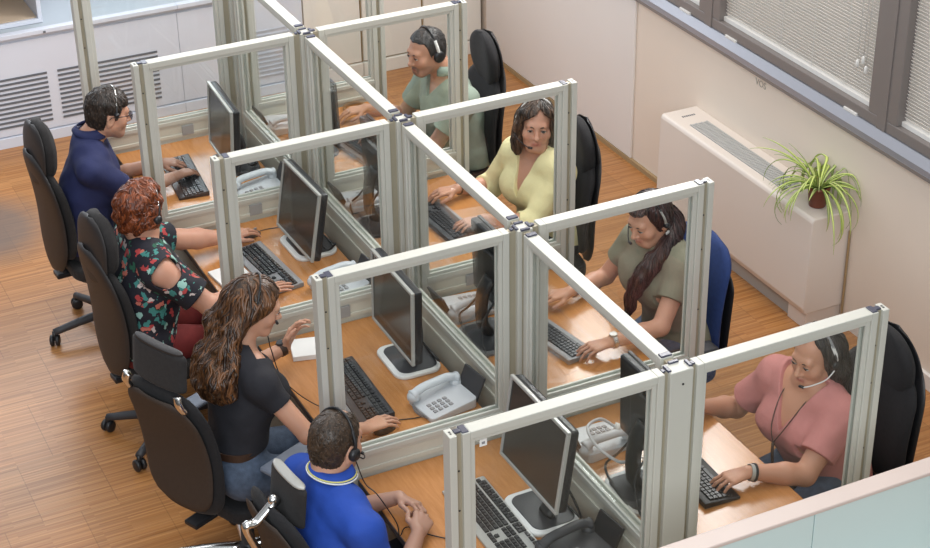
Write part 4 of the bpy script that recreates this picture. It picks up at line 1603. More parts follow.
def torso(sd, P, C, f, l, SL, SR, nb, infl, fem, belly=0.0, breast=0.0, wide=1.0):
    """hip, waist, ribs, shoulders"""
    P, C = np.asarray(P, float), np.asarray(C, float)
    mid = P * 0.5 + C * 0.5
    w = 0.155 * wide
    ribs = C - np.array([0, 0, 0.12])
    sd.cone(P - l * 0.07, P + l * 0.07, 0.115 * wide + infl, 0.115 * wide + infl, 0.05, (f, 0.92))
    sd.cone(P, mid, w + infl, (w * (0.92 if fem else 1.0)) + infl, 0.06, (f, 0.74))
    sd.cone(mid, ribs, (w * (0.92 if fem else 1.0)) + infl, w + infl, 0.06, (f, 0.70))
    sd.cone(ribs - l * 0.03, C - l * 0.075, 0.12 + infl, 0.085 + infl, 0.06, (f, 0.85))
    sd.cone(ribs + l * 0.03, C + l * 0.075, 0.12 + infl, 0.085 + infl, 0.06, (f, 0.85))
    sd.cone(SL, SR, 0.044 + infl, 0.044 + infl, 0.06)
    for s in (SL, SR):
        sd.cone(s + np.array([0, 0, 0.002]), nb + np.array([0, 0, 0.005]) - f * 0.012, 0.038 + infl, 0.042 + infl, 0.05)
    if belly:
        sd.ell(mid + f * 0.05 - np.array([0, 0, 0.03]), np.array([l, f, [0, 0, 1]]), np.array([0.13, 0.06 + belly, 0.12]) + infl, 0.06)
    if breast:
        for x in (-1, 1):
            sd.ell(C + f * 0.082 + l * 0.078 * x - np.array([0, 0, 0.135]), np.array([l, f, [0, 0, 1]]), np.array([0.075, 0.050 + breast, 0.070]) + infl, 0.05)


PEOPLE = []


def locks(ho, H, t, spec, seed, name):
    """tapered locks of hair that follow the surface of the hair mass downwards from the crown"""
    me = ho.data
    nv = len(me.vertices)
    co = np.empty(nv * 3, f32)
    me.vertices.foreach_get('co', co)
    co = co.reshape(-1, 3)
    no = np.empty(nv * 3, f32)
    me.vertex_normals.foreach_get('vector', no)
    no = no.reshape(-1, 3)
    from mathutils import kdtree
    step = max(1, nv // 6000)
    ids = np.arange(0, nv, step)
    kd = kdtree.KDTree(len(ids))
    for i in ids:
        kd.insert(Vector(co[i].tolist()), int(i))
    kd.balance()
    r = random.Random(seed)
    V, F, C = [], [], []
    n_, L0, rad, amp, frq, rnd, c1, c2 = spec
    crown = Vector(H.w(0.0, -0.045, 0.125).tolist())
    Hu, Hf, Hl = Vector(H.u.tolist()), Vector(H.f.tolist()), Vector(H.l.tolist())
    K = 7
    m = 5
    for _ in range(n_):
        i = int(ids[r.randrange(len(ids))])
        p = Vector(co[i].tolist())
        L = L0 * r.uniform(0.6, 1.3)
        jit = Vector((r.gauss(0, 1), r.gauss(0, 1), r.gauss(0, 1))) * rnd
        ph = r.uniform(0, 6.28)
        rr_ = rad * r.uniform(0.7, 1.3)
        pts, sides = [], []
        dprev = None
        for k in range(K):
            c_, idx, _d = kd.find(p)
            nn_ = Vector(no[idx].tolist())
            away = (p - crown)
            away = away / max(away.length, 1e-4)
            g = away * 0.9 - Hu * 0.5 - Vector((0, 0, 0.5)) + jit
            if (p - Vector(H.c.tolist())).dot(Hu) < -0.03:
                g = Vector((0, 0, -1)) + jit * 0.6
            g = g - nn_ * g.dot(nn_)
            if g.length < 1e-3:
                g = nn_.orthogonal()
            g.normalize()
            if dprev is not None:
                g = (g * 0.5 + dprev * 0.5).normalized()
            dprev = g
            s_ = nn_.cross(g)
            pts.append(c_ + (p - c_) * 0.3 + nn_ * (rr_ * (0.35 if k else 0.0)) + s_ * (amp * math.sin(ph + frq * k / K)))
            sides.append((s_, nn_))
            p = pts[-1] + g * (L / K)
        base = len(V)
        mix = r.random() ** 1.4
        cc = [a + (b - a) * mix for a, b in zip(c1, c2)]
        for k in range(K):
            w = rr_ * (0.55 + 0.9 * math.sin(PI * min(1, (k + 0.7) / K) ** 0.8)) * (1.0 if k < K - 1 else 0.15)
            s_, nn_ = sides[k]
            for q in range(m):
                a = 2 * PI * q / m
                V.append(pts[k] + s_ * (w * 1.3 * math.cos(a)) + nn_ * (w * 0.6 * math.sin(a)))
                C.append(cc)
        for k in range(K - 1):
            for q in range(m):
                q2 = (q + 1) % m
                F.append((base + k * m + q, base + k * m + q2, base + (k + 1) * m + q2, base + (k + 1) * m + q))
    mk(name, np.array([tuple(v) for v in V]), np.array(F), M['strand'], t, smooth=True, world=True, col=np.array(C))


def skin_color(P, H, base, H_opts):
    """local tint: lips, cheeks, stubble"""
    q = H.loc(P)
    col = np.tile(np.array(base, f32) * np.array([0.93, 0.84, 0.80], f32), (len(P), 1))

    def blend(m, c):
        m = np.clip(m, 0, 1)[:, None]
        return col * (1 - m) + np.array(c, f32) * m
    x, y, z = q[:, 0], q[:, 1], q[:, 2]
    inh = (y > 0.03) & (np.abs(x) < 0.08) & (z > -0.13) & (z < 0.12)
    lip = np.exp(-((x / 0.024) ** 4 + ((z + 0.0635) / 0.0105) ** 4)) * inh * (y > 0.07)
    col = blend(lip * 0.75, H_opts.get('lip', (0.42, 0.12, 0.10)))
    ck = np.exp(-(((np.abs(x) - 0.042) / 0.018) ** 2 + ((z + 0.028) / 0.018) ** 2)) * inh
    col = blend(ck * 0.28, (base[0] * 1.05, base[1] * 0.78, base[2] * 0.74))
    for fn in H_opts.get('paint', []):
        m, c = fn(x, y, z)
        col = blend(m, c)
    return col


def person(label, H, P, C, facing, hands, hair, skin=(0.56, 0.33, 0.235), fem=True, top='navy', bottom='darkpants', sleeve=0.42,
           shw=0.165, breast=0.0, belly=0.0, wide=1.0, neck=0.048, cut=None, top_label=None, opts={}, elbow=(0, 0), knees=0.0, hands_sc=0.95,
           face=True, eye_open=True, extra_top=None, arm_r=1.0, loose=0.0, hem=None, brow=(0.03, 0.018, 0.012), bare=None, strands=None, waist=0.055):
    f = np.array([math.cos(facing), math.sin(facing), 0.0])
    l = np.array([-math.sin(facing), math.cos(facing), 0.0])
    z = np.array([0, 0, 1.0])
    P, C = np.asarray(P, float), np.asarray(C, float)
    t = thing('person', label, 'person', (P[0], P[1], 0), group='people working at the desks')
    up = nrm(C - P)
    SL = C + l * shw - z * 0.018
    SR = C - l * shw - z * 0.018
    nb = C + up * 0.052 - f * 0.010
    h = 0.0036
    b = SDF(h)
    torso(b, P, C, f, l, SL, SR, nb, -0.012, fem, belly, breast, wide)
    head_sdf(b, H, nb, neck, fem)
    l1, l2 = (0.265, 0.235) if fem else (0.29, 0.255)
    arms = {}
    for key, Sx, sg in (('L', SL, 1), ('R', SR, -1)):
        hd = hands[key]
        out = elbow[0 if key == 'L' else 1]
        hint = hd.get('hint', -z + l * sg * (0.35 + out) - f * 0.25)
        Ej = ik(Sx, hd['w'], l1, l2, hint)
        arms[key] = (Sx, Ej, np.asarray(hd['w'], float))
        a = arm_r
        b.sph(Sx - z * 0.008, 0.050 * a, 0.03)
        b.cone(Sx, Ej, 0.046 * a, 0.038 * a, 0.02)
        m = Ej * 0.65 + arms[key][2] * 0.35
        b.cone(Ej, m, 0.038 * a, 0.039 * a, 0.012)
        b.cone(m, arms[key][2], 0.039 * a, 0.0245, 0.012)
        fd = nrm(arms[key][2] - Ej)
        hand(b, arms[key][2], hd.get('d', fd), hd.get('n', z), key == 'R', hd.get('curl', (0.22, 0.38, 0.3)), hd.get('spread', 0.12), hands_sc, hd.get('thumb', (0.45, 0.1)), hd.get('per'))
    # legs
    legs = []
    for sg in (1, -1):
        hip = P + l * 0.085 * sg - z * 0.03
        K = hip + f * 0.41 + l * (0.05 + knees) * sg
        K[2] = 0.505
        A = K + f * 0.02 - z * 0.40
        A[2] = 0.10
        b.cone(hip, K, 0.072, 0.052, 0.03)
        b.cone(K, A, 0.050, 0.034, 0.02)
        legs.append((hip, K, A))
    V, F = b.bake()
    colr = skin_color(V, H, skin, opts)
    mk('body', V, F, M['skin'], t, smooth=True, world=True, col=colr)

    # ---- top with sleeves
    s = SDF(0.0036)
    torso(s, P, C, f, l, SL, SR, nb, 0.002 + loose * 0.5, fem, belly, breast, wide)
    for key in 'LR':
        Sx, Ej, Wr = arms[key]
        sl = sleeve
        a = arm_r
        s.sph(Sx - z * 0.010, 0.053 * a + loose * 0.4, 0.035)
        if sl <= 1.0:
            e = Sx + (Ej - Sx) * sl
            r1 = 0.054 * a + loose
            s.cone(Sx, e + (Ej - Sx) * 0.12, 0.055 * a + loose, r1, 0.03)
            dn = nrm(Ej - Sx)
            # flat hem: cut the rounded end with a slab
            for q in range(1):
                s.P.append(('hem', e, dn, 0.11 * max(1.0, a * 1.12)))
        else:
            m = Ej + (Wr - Ej) * (sl - 1.0)
            s.cone(Sx, Ej, 0.055 * a + loose, 0.050 * a + loose, 0.03)
            s.cone(Ej, m, 0.050 * a + loose, 0.043 * a + loose * 0.8, 0.02)
            s.P.append(('hem', m, nrm(Wr - Ej), 0.10))
    hems = [p for p in s.P if p[0] == 'hem']
    s.P = [p for p in s.P if p[0] != 'hem']
    wv = waves(len(label) * 7, 34.0)
    wv2 = waves(len(label) * 3 + 1, 80.0)

    def wrinkle(D, X, Y, Z):
        D = D + wv(X, Y, Z) * f32(0.0030) + wv2(X, Y, Z) * f32(0.0011)
        for _, e, dn, R in hems:
            v = (X - f32(e[0])) * f32(dn[0]) + (Y - f32(e[1])) * f32(dn[1]) + (Z - f32(e[2])) * f32(dn[2])
            d2 = (X - f32(e[0])) ** 2 + (Y - f32(e[1])) ** 2 + (Z - f32(e[2])) ** 2 - v * v
            m = (d2 < f32((R - 0.035) ** 2)) & (v > -0.03) & (v < f32(R - 0.01))
            D = np.where(m, np.maximum(D, v), D)
        # hem at the hips
        zb = P[2] - 0.045 if hem is None else hem
        D = np.maximum(D, f32(zb) - Z)
        # neckline
        if cut:
            D = cut(D, X, Y, Z, dict(f=f, l=l, C=C, nb=nb, up=up, SL=SL, SR=SR, H=H))
        return D
    s.post.append(wrinkle)
    if bare:
        for c_, r_ in bare(dict(f=f, l=l, C=C, SL=SL, SR=SR)):
            s.sph(c_, r_, 0.004, 's')
    Vt, Ft = s.bake()
    o = mk(top_label or 'shirt', Vt, Ft, M[top], t, smooth=True, world=True)

    # ---- trousers
    s = SDF(0.0046)
    s.cone(P - l * 0.075, P + l * 0.075, 0.112 * wide, 0.112 * wide, 0.05, (f, 0.92))
    s.cone(P, P + up * 0.10, 0.146 * wide, 0.140 * wide, 0.05, (f, 0.74))
    for hip, K, A in legs:
        s.cone(hip, K, 0.088, 0.066, 0.04)
        s.cone(K, A + np.array([0, 0, 0.0]), 0.064, 0.050, 0.02)
    w3 = waves(len(label), 40.0)
    s.post.append(lambda D, X, Y, Z: np.maximum(D + w3(X, Y, Z) * f32(0.003), Z - f32(P[2] + waist)))
    Vp, Fp = s.bake()
    mk('trousers', Vp, Fp, M[bottom], t, smooth=True, world=True)
    for hip, K, A in legs:
        s = SDF(0.005)
        s.cone((A[0], A[1], 0.05) - f * 0.03, (A[0], A[1], 0.045) + f * 0.06, 0.042, 0.040, 0.02)
        s.cone((A[0], A[1], 0.045) + f * 0.06, (A[0], A[1], 0.038) + f * 0.15, 0.040, 0.033, 0.02)
        s.cone((A[0], A[1], 0.05), (A[0], A[1], 0.10), 0.040, 0.036, 0.02)
        s.post.append(lambda D, X, Y, Z: np.maximum(D, f32(0.004) - Z))
        Vs, Fs = s.bake()
        mk('shoe', Vs, Fs, M['shoe'], t, smooth=True, world=True)

    # ---- eyes, brows
    if face:
        for x in (-1, 1):
            c = H.w(0.031 * x, 0.0812, 0.002)
            Ve, Fe, Ce = [], [], []
            nu, nv = 20, 12
            r = 0.0122 * H.s
            for j in range(nv + 1):
                a = PI * j / nv
                for i in range(nu):
                    th = 2 * PI * i / nu
                    dl = np.array([math.sin(a) * math.cos(th), math.cos(a), math.sin(a) * math.sin(th) * (0.66 if eye_open else 0.35)])
                    Ve.append(c + (H.l * dl[0] + H.f * dl[1] + H.u * dl[2]) * r)
                    Ce.append((0.012, 0.008, 0.006) if a < 0.42 else ((0.06, 0.03, 0.015) if a < 0.62 else (0.62, 0.58, 0.55)))
            for j in range(nv):
                for i in range(nu):
                    i2 = (i + 1) % nu
                    Fe.append((j * nu + i, j * nu + i2, (j + 1) * nu + i2, (j + 1) * nu + i))
            mk('eye', np.array(Ve), np.array(Fe), M['eye'], t, smooth=True, world=True, col=np.array(Ce))
            pts = [H.w(x * 0.014, 0.0885, 0.0195), H.w(x * 0.027, 0.0890, 0.0240), H.w(x * 0.040, 0.0815, 0.0230), H.w(x * 0.049, 0.070, 0.0165)]
            MB().tube(spline(pts, 5), [0.0034] * 8 + [0.0030] * 4 + [0.0020] * 4, 7, sx=1.0).build('eyebrow', mat('brow_%.3f' % brow[0], brow, 0.8), t, smooth=True, world=True)
            # upper lash line
            pts = [H.w(x * 0.019, 0.0900, 0.0045), H.w(x * 0.026, 0.0930, 0.0085), H.w(x * 0.035, 0.0925, 0.0085), H.w(x * 0.0435, 0.0865, 0.0045)]
            MB().tube(spline(pts, 4), 0.0017, 5).build('eyelash', M['black'], t, smooth=True, world=True)
    # ---- hair
    if hair:
        for name, hs, m in hair(H, dict(f=f, l=l, C=C, nb=nb, SL=SL, SR=SR, P=P)):
            Vh, Fh = hs.bake()
            ho = mk(name, Vh, Fh, m, t, smooth=True, world=True)
            if strands:
                locks(ho, H, t, strands, len(label) + len(name), name + '_locks')
    info = dict(t=t, f=f, l=l, C=C, nb=nb, SL=SL, SR=SR, P=P, arms=arms, H=H)
    PEOPLE.append(info)
    return info


# ---- necklines
def cut_round(r=0.075, drop=0.0, fwd=0.03):
    def fn(D, X, Y, Z, a):
        c = a['nb'] + a['f'] * fwd + a['up'] * (0.055 - drop)
        px, py, pz = X - f32(c[0]), Y - f32(c[1]), Z - f32(c[2])
        return np.maximum(D, f32(r) - np.sqrt(px * px + py * py + pz * pz))
    return fn


def cut_v(depth=0.16, half=0.055, r=0.062):
    def fn(D, X, Y, Z, a):
        D = cut_round(r, 0.0, 0.015)(D, X, Y, Z, a)
        c = a['C'] + a['f'] * 0.0
        px, py, pz = X - f32(c[0]), Y - f32(c[1]), Z - f32(c[2])
        x = np.abs(px * f32(a['l'][0]) + py * f32(a['l'][1]))
        y = px * f32(a['f'][0]) + py * f32(a['f'][1])
        w = (pz + f32(depth)) * f32(half / depth) - x        # >0 inside the V
        ins = np.minimum(w, y - f32(0.005))
        ins = np.minimum(ins, f32(0.12) - pz)
        return np.maximum(D, ins)
    return fn


# ---- hair helpers
def cap(H, infl, mask, h=0.003, wav=0.002, freq=120.0, seed=1, rise=0.0):
    s = SDF(h)
    s.ell(H.w(0, -0.012, 0.035 + rise), H.R, (np.array([0.0755, 0.0955, 0.0865]) + infl) * H.s, 0.01)
    s.ell(H.w(0, -0.030, -0.015), H.R, (np.array([0.068, 0.070, 0.075]) + infl * 0.8) * H.s, 0.02)
    wv = waves(seed, freq)

    def post(D, X, Y, Z):
        x, y, z = H.grids(X, Y, Z)
        m = mask(x, y, z) * f32(H.s)
        k = f32(0.008)
        hh = np.maximum(k - np.abs(D - m), 0) / k
        D = np.maximum(D, m) + hh * hh * k * f32(0.25)
        return D + wv(X, Y, Z) * f32(wav)
    s.post.append(post)
    return s


def mask_short(top=0.066, temple=0.034, ear=0.004, nape=-0.072, side=-0.030):
    def fn(x, y, z):
        front = np.minimum(y - f32(temple) + (z - f32(0.03)) * f32(-0.25), f32(top) - z + x * x * f32(-3.0))
        # lower edge: above the ear, a sideburn in front of it, down to the nape behind
        zl = np.where(y > 0.012, f32(side), np.where(y > -0.034, f32(ear), f32(nape)))
        zl = np.where(np.abs(x) < 0.05, np.minimum(zl, f32(nape)), zl)
        return np.maximum(front, zl - z)
    return fn


HAIR = {
    'navy': hair_mat('hair_dark_short', (0.012, 0.009, 0.008), (0.045, 0.030, 0.022)),
    'red': hair_mat('hair_auburn', (0.065, 0.014, 0.005), (0.30, 0.075, 0.022), (1, 1, 0.35)),
    'curly': hair_mat('hair_brown_long', (0.014, 0.007, 0.004), (0.125, 0.062, 0.028), (1, 1, 0.22)),
    'polo': hair_mat('hair_brown_cropped', (0.022, 0.014, 0.009), (0.070, 0.043, 0.026), (1, 1, 0.6)),
    'sage': hair_mat('hair_grey_black', (0.016, 0.015, 0.016), (0.070, 0.064, 0.062), (1, 1, 0.3)),
    'yellow': hair_mat('hair_dark_brown', (0.014, 0.009, 0.007), (0.080, 0.048, 0.032), (1, 1, 0.08)),
    'pony': hair_mat('hair_black_red', (0.010, 0.005, 0.006), (0.048, 0.018, 0.018), (1, 1, 0.08)),
    'pink': hair_mat('hair_black', (0.012, 0.010, 0.010), (0.035, 0.028, 0.026), (1, 1, 0.08)),
}
Lz = np.array([0, 0, 1.0])


def W_(x, y, z):
    return np.array([x, y, z], float)


def hair_navy(H, a):
    return [('hair', cap(H, 0.010, mask_short(0.064, 0.036, 0.018, -0.062, -0.012), wav=0.0022, rise=0.003, seed=3), HAIR['navy'])]


def hair_sage(H, a):
    return [('hair', cap(H, 0.006, mask_short(0.084, 0.026, 0.004, -0.072, -0.030), wav=0.0012, seed=4), HAIR['sage'])]


def hair_polo(H, a):
    s = cap(H, 0.0045, mask_short(0.075, 0.030, 0.004, -0.078, -0.030), wav=0.0009, seed=5)
    # receding at the front
    s.sph(H.w(0.010, 0.055, 0.150), 0.050 * H.s, 0.012, 's')
    return [('hair', s, HAIR['polo'])]


def hair_red(H, a):
    s = SDF(0.003)
    s.ell(H.w(0, -0.018, 0.045), H.R, np.array([0.095, 0.108, 0.095]) * H.s, 0.01)
    s.ell(H.w(0, -0.045, -0.020), H.R, np.array([0.084, 0.070, 0.072]) * H.s, 0.03)
    s.ell(H.w(0.0, 0.01, 0.105), H.R, np.array([0.062, 0.068, 0.045]) * H.s, 0.03)
    for x in (-1, 1):
        s.ell(H.w(0.078 * x, 0.005, -0.005), H.R, np.array([0.022, 0.040, 0.052]) * H.s, 0.02)
    w1, w2 = waves(11, 95.0, 6), waves(12, 210.0, 5)

    def post(D, X, Y, Z):
        x, y, z = H.grids(X, Y, Z)
        m = np.maximum(np.minimum(y - f32(0.052), f32(0.062) - z), f32(-0.088) - z) * f32(H.s)
        return np.maximum(D, m) + w1(X, Y, Z) * f32(0.0048) + w2(X, Y, Z) * f32(0.0022)
    s.post.append(post)
    return [('hair', s, HAIR['red'])]


def hair_curly(H, a):
    s = SDF(0.0034)
    s.ell(H.w(0, -0.014, 0.040), H.R, np.array([0.082, 0.101, 0.092]) * H.s, 0.01)
    f, l, C = a['f'], a['l'], a['C']
    back = C - f * 0.115
    s.chain([H.w(0, -0.065, 0.01), H.w(0, -0.088, -0.09), back + Lz * 0.01, back - Lz * 0.06 - f * 0.01, back - Lz * 0.115], [0.074, 0.062, 0.060, 0.054, 0.026], 0.05)
    s.chain([H.w(0.066, -0.045, 0.0), H.w(0.078, -0.075, -0.10), back + l * 0.075 - Lz * 0.02, back + l * 0.06 - Lz * 0.09], [0.038, 0.042, 0.046, 0.022], 0.04)
    s.chain([H.w(-0.066, -0.050, 0.0), H.w(-0.078, -0.080, -0.09), back - l * 0.085 - Lz * 0.0, back - l * 0.08 - Lz * 0.05, back - l * 0.06 - Lz * 0.115], [0.034, 0.036, 0.042, 0.038, 0.018], 0.04)
    s.chain([H.w(-0.070, 0.02, 0.05), H.w(-0.082, -0.035, 0.0), H.w(-0.080, -0.07, -0.06)], [0.022, 0.020, 0.03], 0.03)
    w1, w2 = waves(21, 62.0, 6), waves(22, 150.0, 5)

    def post(D, X, Y, Z):
        x, y, z = H.grids(X, Y, Z)
        m = np.minimum(np.minimum(y - f32(0.030) - (z - f32(0.0)) * f32(0.42), f32(0.090) - z), f32(0.2) + z) * f32(H.s)
        low = np.clip((f32(0.06) - z) / f32(0.16), 0.12, 1)
        D = np.maximum(D, m)
        return D + (w1(X, Y, Z) * f32(0.0085) + w2(X, Y, Z) * f32(0.0032)) * low
    s.post.append(post)
    return [('hair', s, HAIR['curly'])]


def hair_yellow(H, a):
    s = SDF(0.003)
    s.ell(H.w(0, -0.014, 0.040), H.R, np.array([0.086, 0.103, 0.094]) * H.s, 0.01)
    s.ell(H.w(0, -0.062, -0.045), H.R, np.array([0.088, 0.055, 0.095]) * H.s, 0.03)
    for x in (-1, 1):
        s.chain([H.w(0.066 * x, 0.030, 0.070), H.w(0.080 * x, 0.020, 0.010), H.w(0.086 * x, 0.012, -0.070), H.w(0.084 * x, 0.012, -0.125)], [0.020, 0.020, 0.024, 0.018], 0.03)
        s.chain([H.w(0.070 * x, -0.03, 0.02), H.w(0.088 * x, -0.030, -0.125)], [0.035, 0.026], 0.03)
    w1 = waves(31, 90.0, 5)

    def post(D, X, Y, Z):
        x, y, z = H.grids(X, Y, Z)
        # face opening, parted off centre
        top = f32(0.104) - np.abs(x - f32(0.012)) * f32(0.75)
        m = np.minimum(np.minimum(y - f32(0.018), top - z), f32(0.066) - np.abs(x)) * f32(H.s)
        return np.maximum(D, m) + w1(X, Y, Z) * f32(0.0022)
    s.post.append(post)
    return [('hair', s, HAIR['yellow'])]


def hair_pony(H, a):
    s = cap(H, 0.010, lambda x, y, z: np.maximum(np.minimum(y - f32(0.040) + (z - f32(0.05)) * f32(-0.3), f32(0.086) - z), f32(-0.075) - z), wav=0.0018, seed=41)
    # swept fringe on the camera side and a lock before the ear
    s.chain([H.w(0.010, 0.070, 0.085), H.w(0.050, 0.068, 0.050), H.w(0.070, 0.042, 0.000), H.w(0.074, 0.022, -0.055)], [0.013, 0.015, 0.012, 0.005], 0.02)
    s.chain([H.w(-0.010, 0.066, 0.085), H.w(-0.056, 0.052, 0.045), H.w(-0.071, 0.036, -0.01)], [0.012, 0.012, 0.006], 0.02)
    s2 = SDF(0.003)
    f, l, C = a['f'], a['l'], a['C']
    pts = [H.w(0.010, -0.095, -0.020), H.w(0.045, -0.095, -0.085), C + l * 0.082 + f * 0.020 + Lz * 0.058, C + l * 0.075 + f * 0.125 - Lz * 0.03, C + l * 0.050 + f * 0.165 - Lz * 0.13, C + l * 0.025 + f * 0.175 - Lz * 0.25]
    sp = [np.array(v) for v in spline(pts, 5)]
    n = len(sp)
    s2.chain(sp, [0.029 + 0.009 * math.sin(PI * i / (n - 1)) - 0.017 * (i / (n - 1)) ** 3 for i in range(n)], 0.02)
    w1 = waves(43, 110.0, 5)
    s2.post.append(lambda D, X, Y, Z: D + w1(X, Y, Z) * f32(0.0028))
    return [('hair', s, HAIR['pony']), ('ponytail', s2, HAIR['pony'])]


def hair_pink(H, a):
    s = SDF(0.0032)
    s.ell(H.w(0, -0.014, 0.038), H.R, np.array([0.084, 0.103, 0.092]) * H.s, 0.01)
    f, l, C = a['f'], a['l'], a['C']
    s.chain([H.w(0, -0.060, 0.0), H.w(0, -0.075, -0.09), C - f * 0.09 + Lz * 0.02, C - f * 0.10 - Lz * 0.06], [0.076, 0.068, 0.062, 0.035], 0.04)
    s.chain([H.w(0.072, -0.020, 0.02), H.w(0.083, -0.035, -0.06), H.w(0.085, -0.045, -0.15)], [0.028, 0.032, 0.024], 0.03)
    s.chain([H.w(-0.070, -0.020, 0.02), H.w(-0.080, -0.035, -0.06), H.w(-0.080, -0.045, -0.13)], [0.026, 0.030, 0.020], 0.03)
    w1 = waves(51, 80.0, 5)

    def post(D, X, Y, Z):
        x, y, z = H.grids(X, Y, Z)
        m = np.minimum(np.minimum(y - f32(0.026) + (z - f32(0.03)) * f32(-0.10), f32(0.102) - z + x * f32(0.35)), f32(0.3) + z) * f32(H.s)
        return np.maximum(D, m) + w1(X, Y, Z) * f32(0.002)
    s.post.append(post)
    return [('hair', s, HAIR['pink'])]


def stubble(x, y, z):
    m = ((y > 0.0) & (z < -0.042)) * np.clip((-0.040 - z) / 0.012, 0, 1) * np.clip((y - 0.0) / 0.02, 0, 1)
    return m * 0.38, (0.16, 0.105, 0.085)


def goatee(x, y, z):
    m = np.exp(-((x / 0.026) ** 4 + ((z + 0.052) / 0.006) ** 4)) * (y > 0.06)
    m2 = np.exp(-((x / 0.022) ** 4 + ((z + 0.093) / 0.014) ** 4)) * (y > 0.05)
    m3 = np.exp(-(((np.abs(x) - 0.027) / 0.006) ** 2 + ((z + 0.072) / 0.02) ** 4)) * (y > 0.05)
    return np.clip(np.maximum(np.maximum(m, m2), m3), 0, 1) * 0.65, (0.10, 0.068, 0.055)


D2R = math.radians
TYPE = dict(curl=(0.30, 0.45, 0.30), spread=0.14)

# ---- row of four on the near side of the spine, facing +X
navy = person('man in a navy polo shirt and glasses typing on a black keyboard', Head((-0.825, 3.675, 1.178), 0.05, -0.22, 0.0, 1.0), (-1.0, 3.70, 0.585), (-0.930, 3.69, 1.000), -0.26,
              {'R': dict(w=(-0.525, 3.655, 0.790), d=(0.85, 0.45, -0.14), **TYPE), 'L': dict(w=(-0.560, 3.845, 0.788), d=(0.95, -0.25, -0.12), **TYPE)},
              hair_navy, (0.58, 0.34, 0.24), False, 'navy', 'darkpants', 0.66, 0.182, neck=0.056, cut=cut_round(0.070, 0.0, 0.022), opts=dict(paint=[stubble], lip=(0.42, 0.18, 0.15)), loose=0.006, wide=1.05, strands=(900, 0.030, 0.0016, 0.0, 0, 0.35, (0.010, 0.008, 0.007), (0.055, 0.036, 0.026)))
red = person('woman with short red hair in a floral cold shoulder top, hand on a mouse', Head((-0.985, 2.655, 1.165), 0.42, -0.16, 0.0, 0.97), (-1.05, 2.66, 0.585), (-0.985, 2.655, 0.985), 0.05,
             {'R': dict(w=(-0.565, 2.405, 0.785), d=(0.96, 0.22, -0.05), curl=(0.10, 0.15, 0.10), spread=0.20), 'L': dict(w=(-0.515, 2.945, 0.785), d=(0.92, 0.30, 0.0), curl=(0.25, 0.35, 0.25), spread=0.14)},
             hair_red, (0.60, 0.345, 0.25), True, 'floral', 'redpants', 0.72, 0.170, breast=0.03, belly=0.03, wide=1.16, neck=0.052, cut=cut_round(0.088, 0.0, 0.012), arm_r=1.22, loose=0.010, hem=0.545, opts={}, elbow=(0.25, 0.25),
             bare=lambda a: [(a['SR'] - a['l'] * 0.042 + a['f'] * 0.010 + Lz * 0.004, 0.068), (a['SL'] + a['l'] * 0.042 + a['f'] * 0.010 + Lz * 0.004, 0.068)], top_label='blouse', strands=(900, 0.052, 0.0030, 0.0025, 5.0, 0.75, (0.055, 0.011, 0.004), (0.27, 0.070, 0.022)))
curly = person('woman with long curly brown hair in a black top and jeans, hand on a mouse', Head((-0.868, 1.565, 1.245), -0.20, -0.34, 0.0, 0.95), (-1.02, 1.50, 0.630), (-0.945, 1.53, 1.048), 0.06,
               {'R': dict(w=(-0.575, 1.245, 0.790), d=(0.97, 0.18, -0.02), curl=(0.22, 0.32, 0.2), spread=0.14), 'L': dict(w=(-0.665, 1.850, 0.845), d=(0.55, 0.12, 0.75), n=(-0.35, 0.75, 0.35), curl=(0.35, 0.5, 0.4), spread=0.08)},
               hair_curly, (0.60, 0.36, 0.255), True, 'blacktop', 'denim', 0.42, 0.162, breast=0.012, neck=0.045, cut=cut_v(0.10, 0.075, 0.070), opts={}, elbow=(0.05, 0.3), arm_r=0.95, wide=0.94, hem=0.728, waist=0.120, strands=(1300, 0.110, 0.0031, 0.0055, 11.0, 0.35, (0.018, 0.007, 0.003), (0.165, 0.068, 0.024)))
polo = person('man in a bright blue polo shirt with hands clasped, seen from behind', Head((-0.905, 0.700, 1.172), 0.46, -0.16, 0.05, 1.0), (-1.0, 0.62, 0.585), (-0.945, 0.660, 0.985), 0.14,
              {'R': dict(w=(-0.665, 0.570, 0.792), d=(0.62, 0.75, 0.05), n=(0.35, -0.35, 0.85), curl=(0.5, 0.7, 0.4), spread=0.05), 'L': dict(w=(-0.640, 0.790, 0.790), d=(0.48, -0.86, 0.0), n=(0.5, 0.3, 0.85), curl=(0.45, 0.7, 0.4), spread=0.05)},
              hair_polo, (0.60, 0.36, 0.26), False, 'polo', 'darkpants', 0.60, 0.200, neck=0.058, cut=cut_round(0.071, 0.0, 0.022), opts=dict(paint=[stubble]), loose=0.006, wide=1.05, elbow=(0.2, 0.2), strands=(1100, 0.016, 0.0013, 0.0, 0, 0.35, (0.018, 0.011, 0.007), (0.085, 0.052, 0.032)))

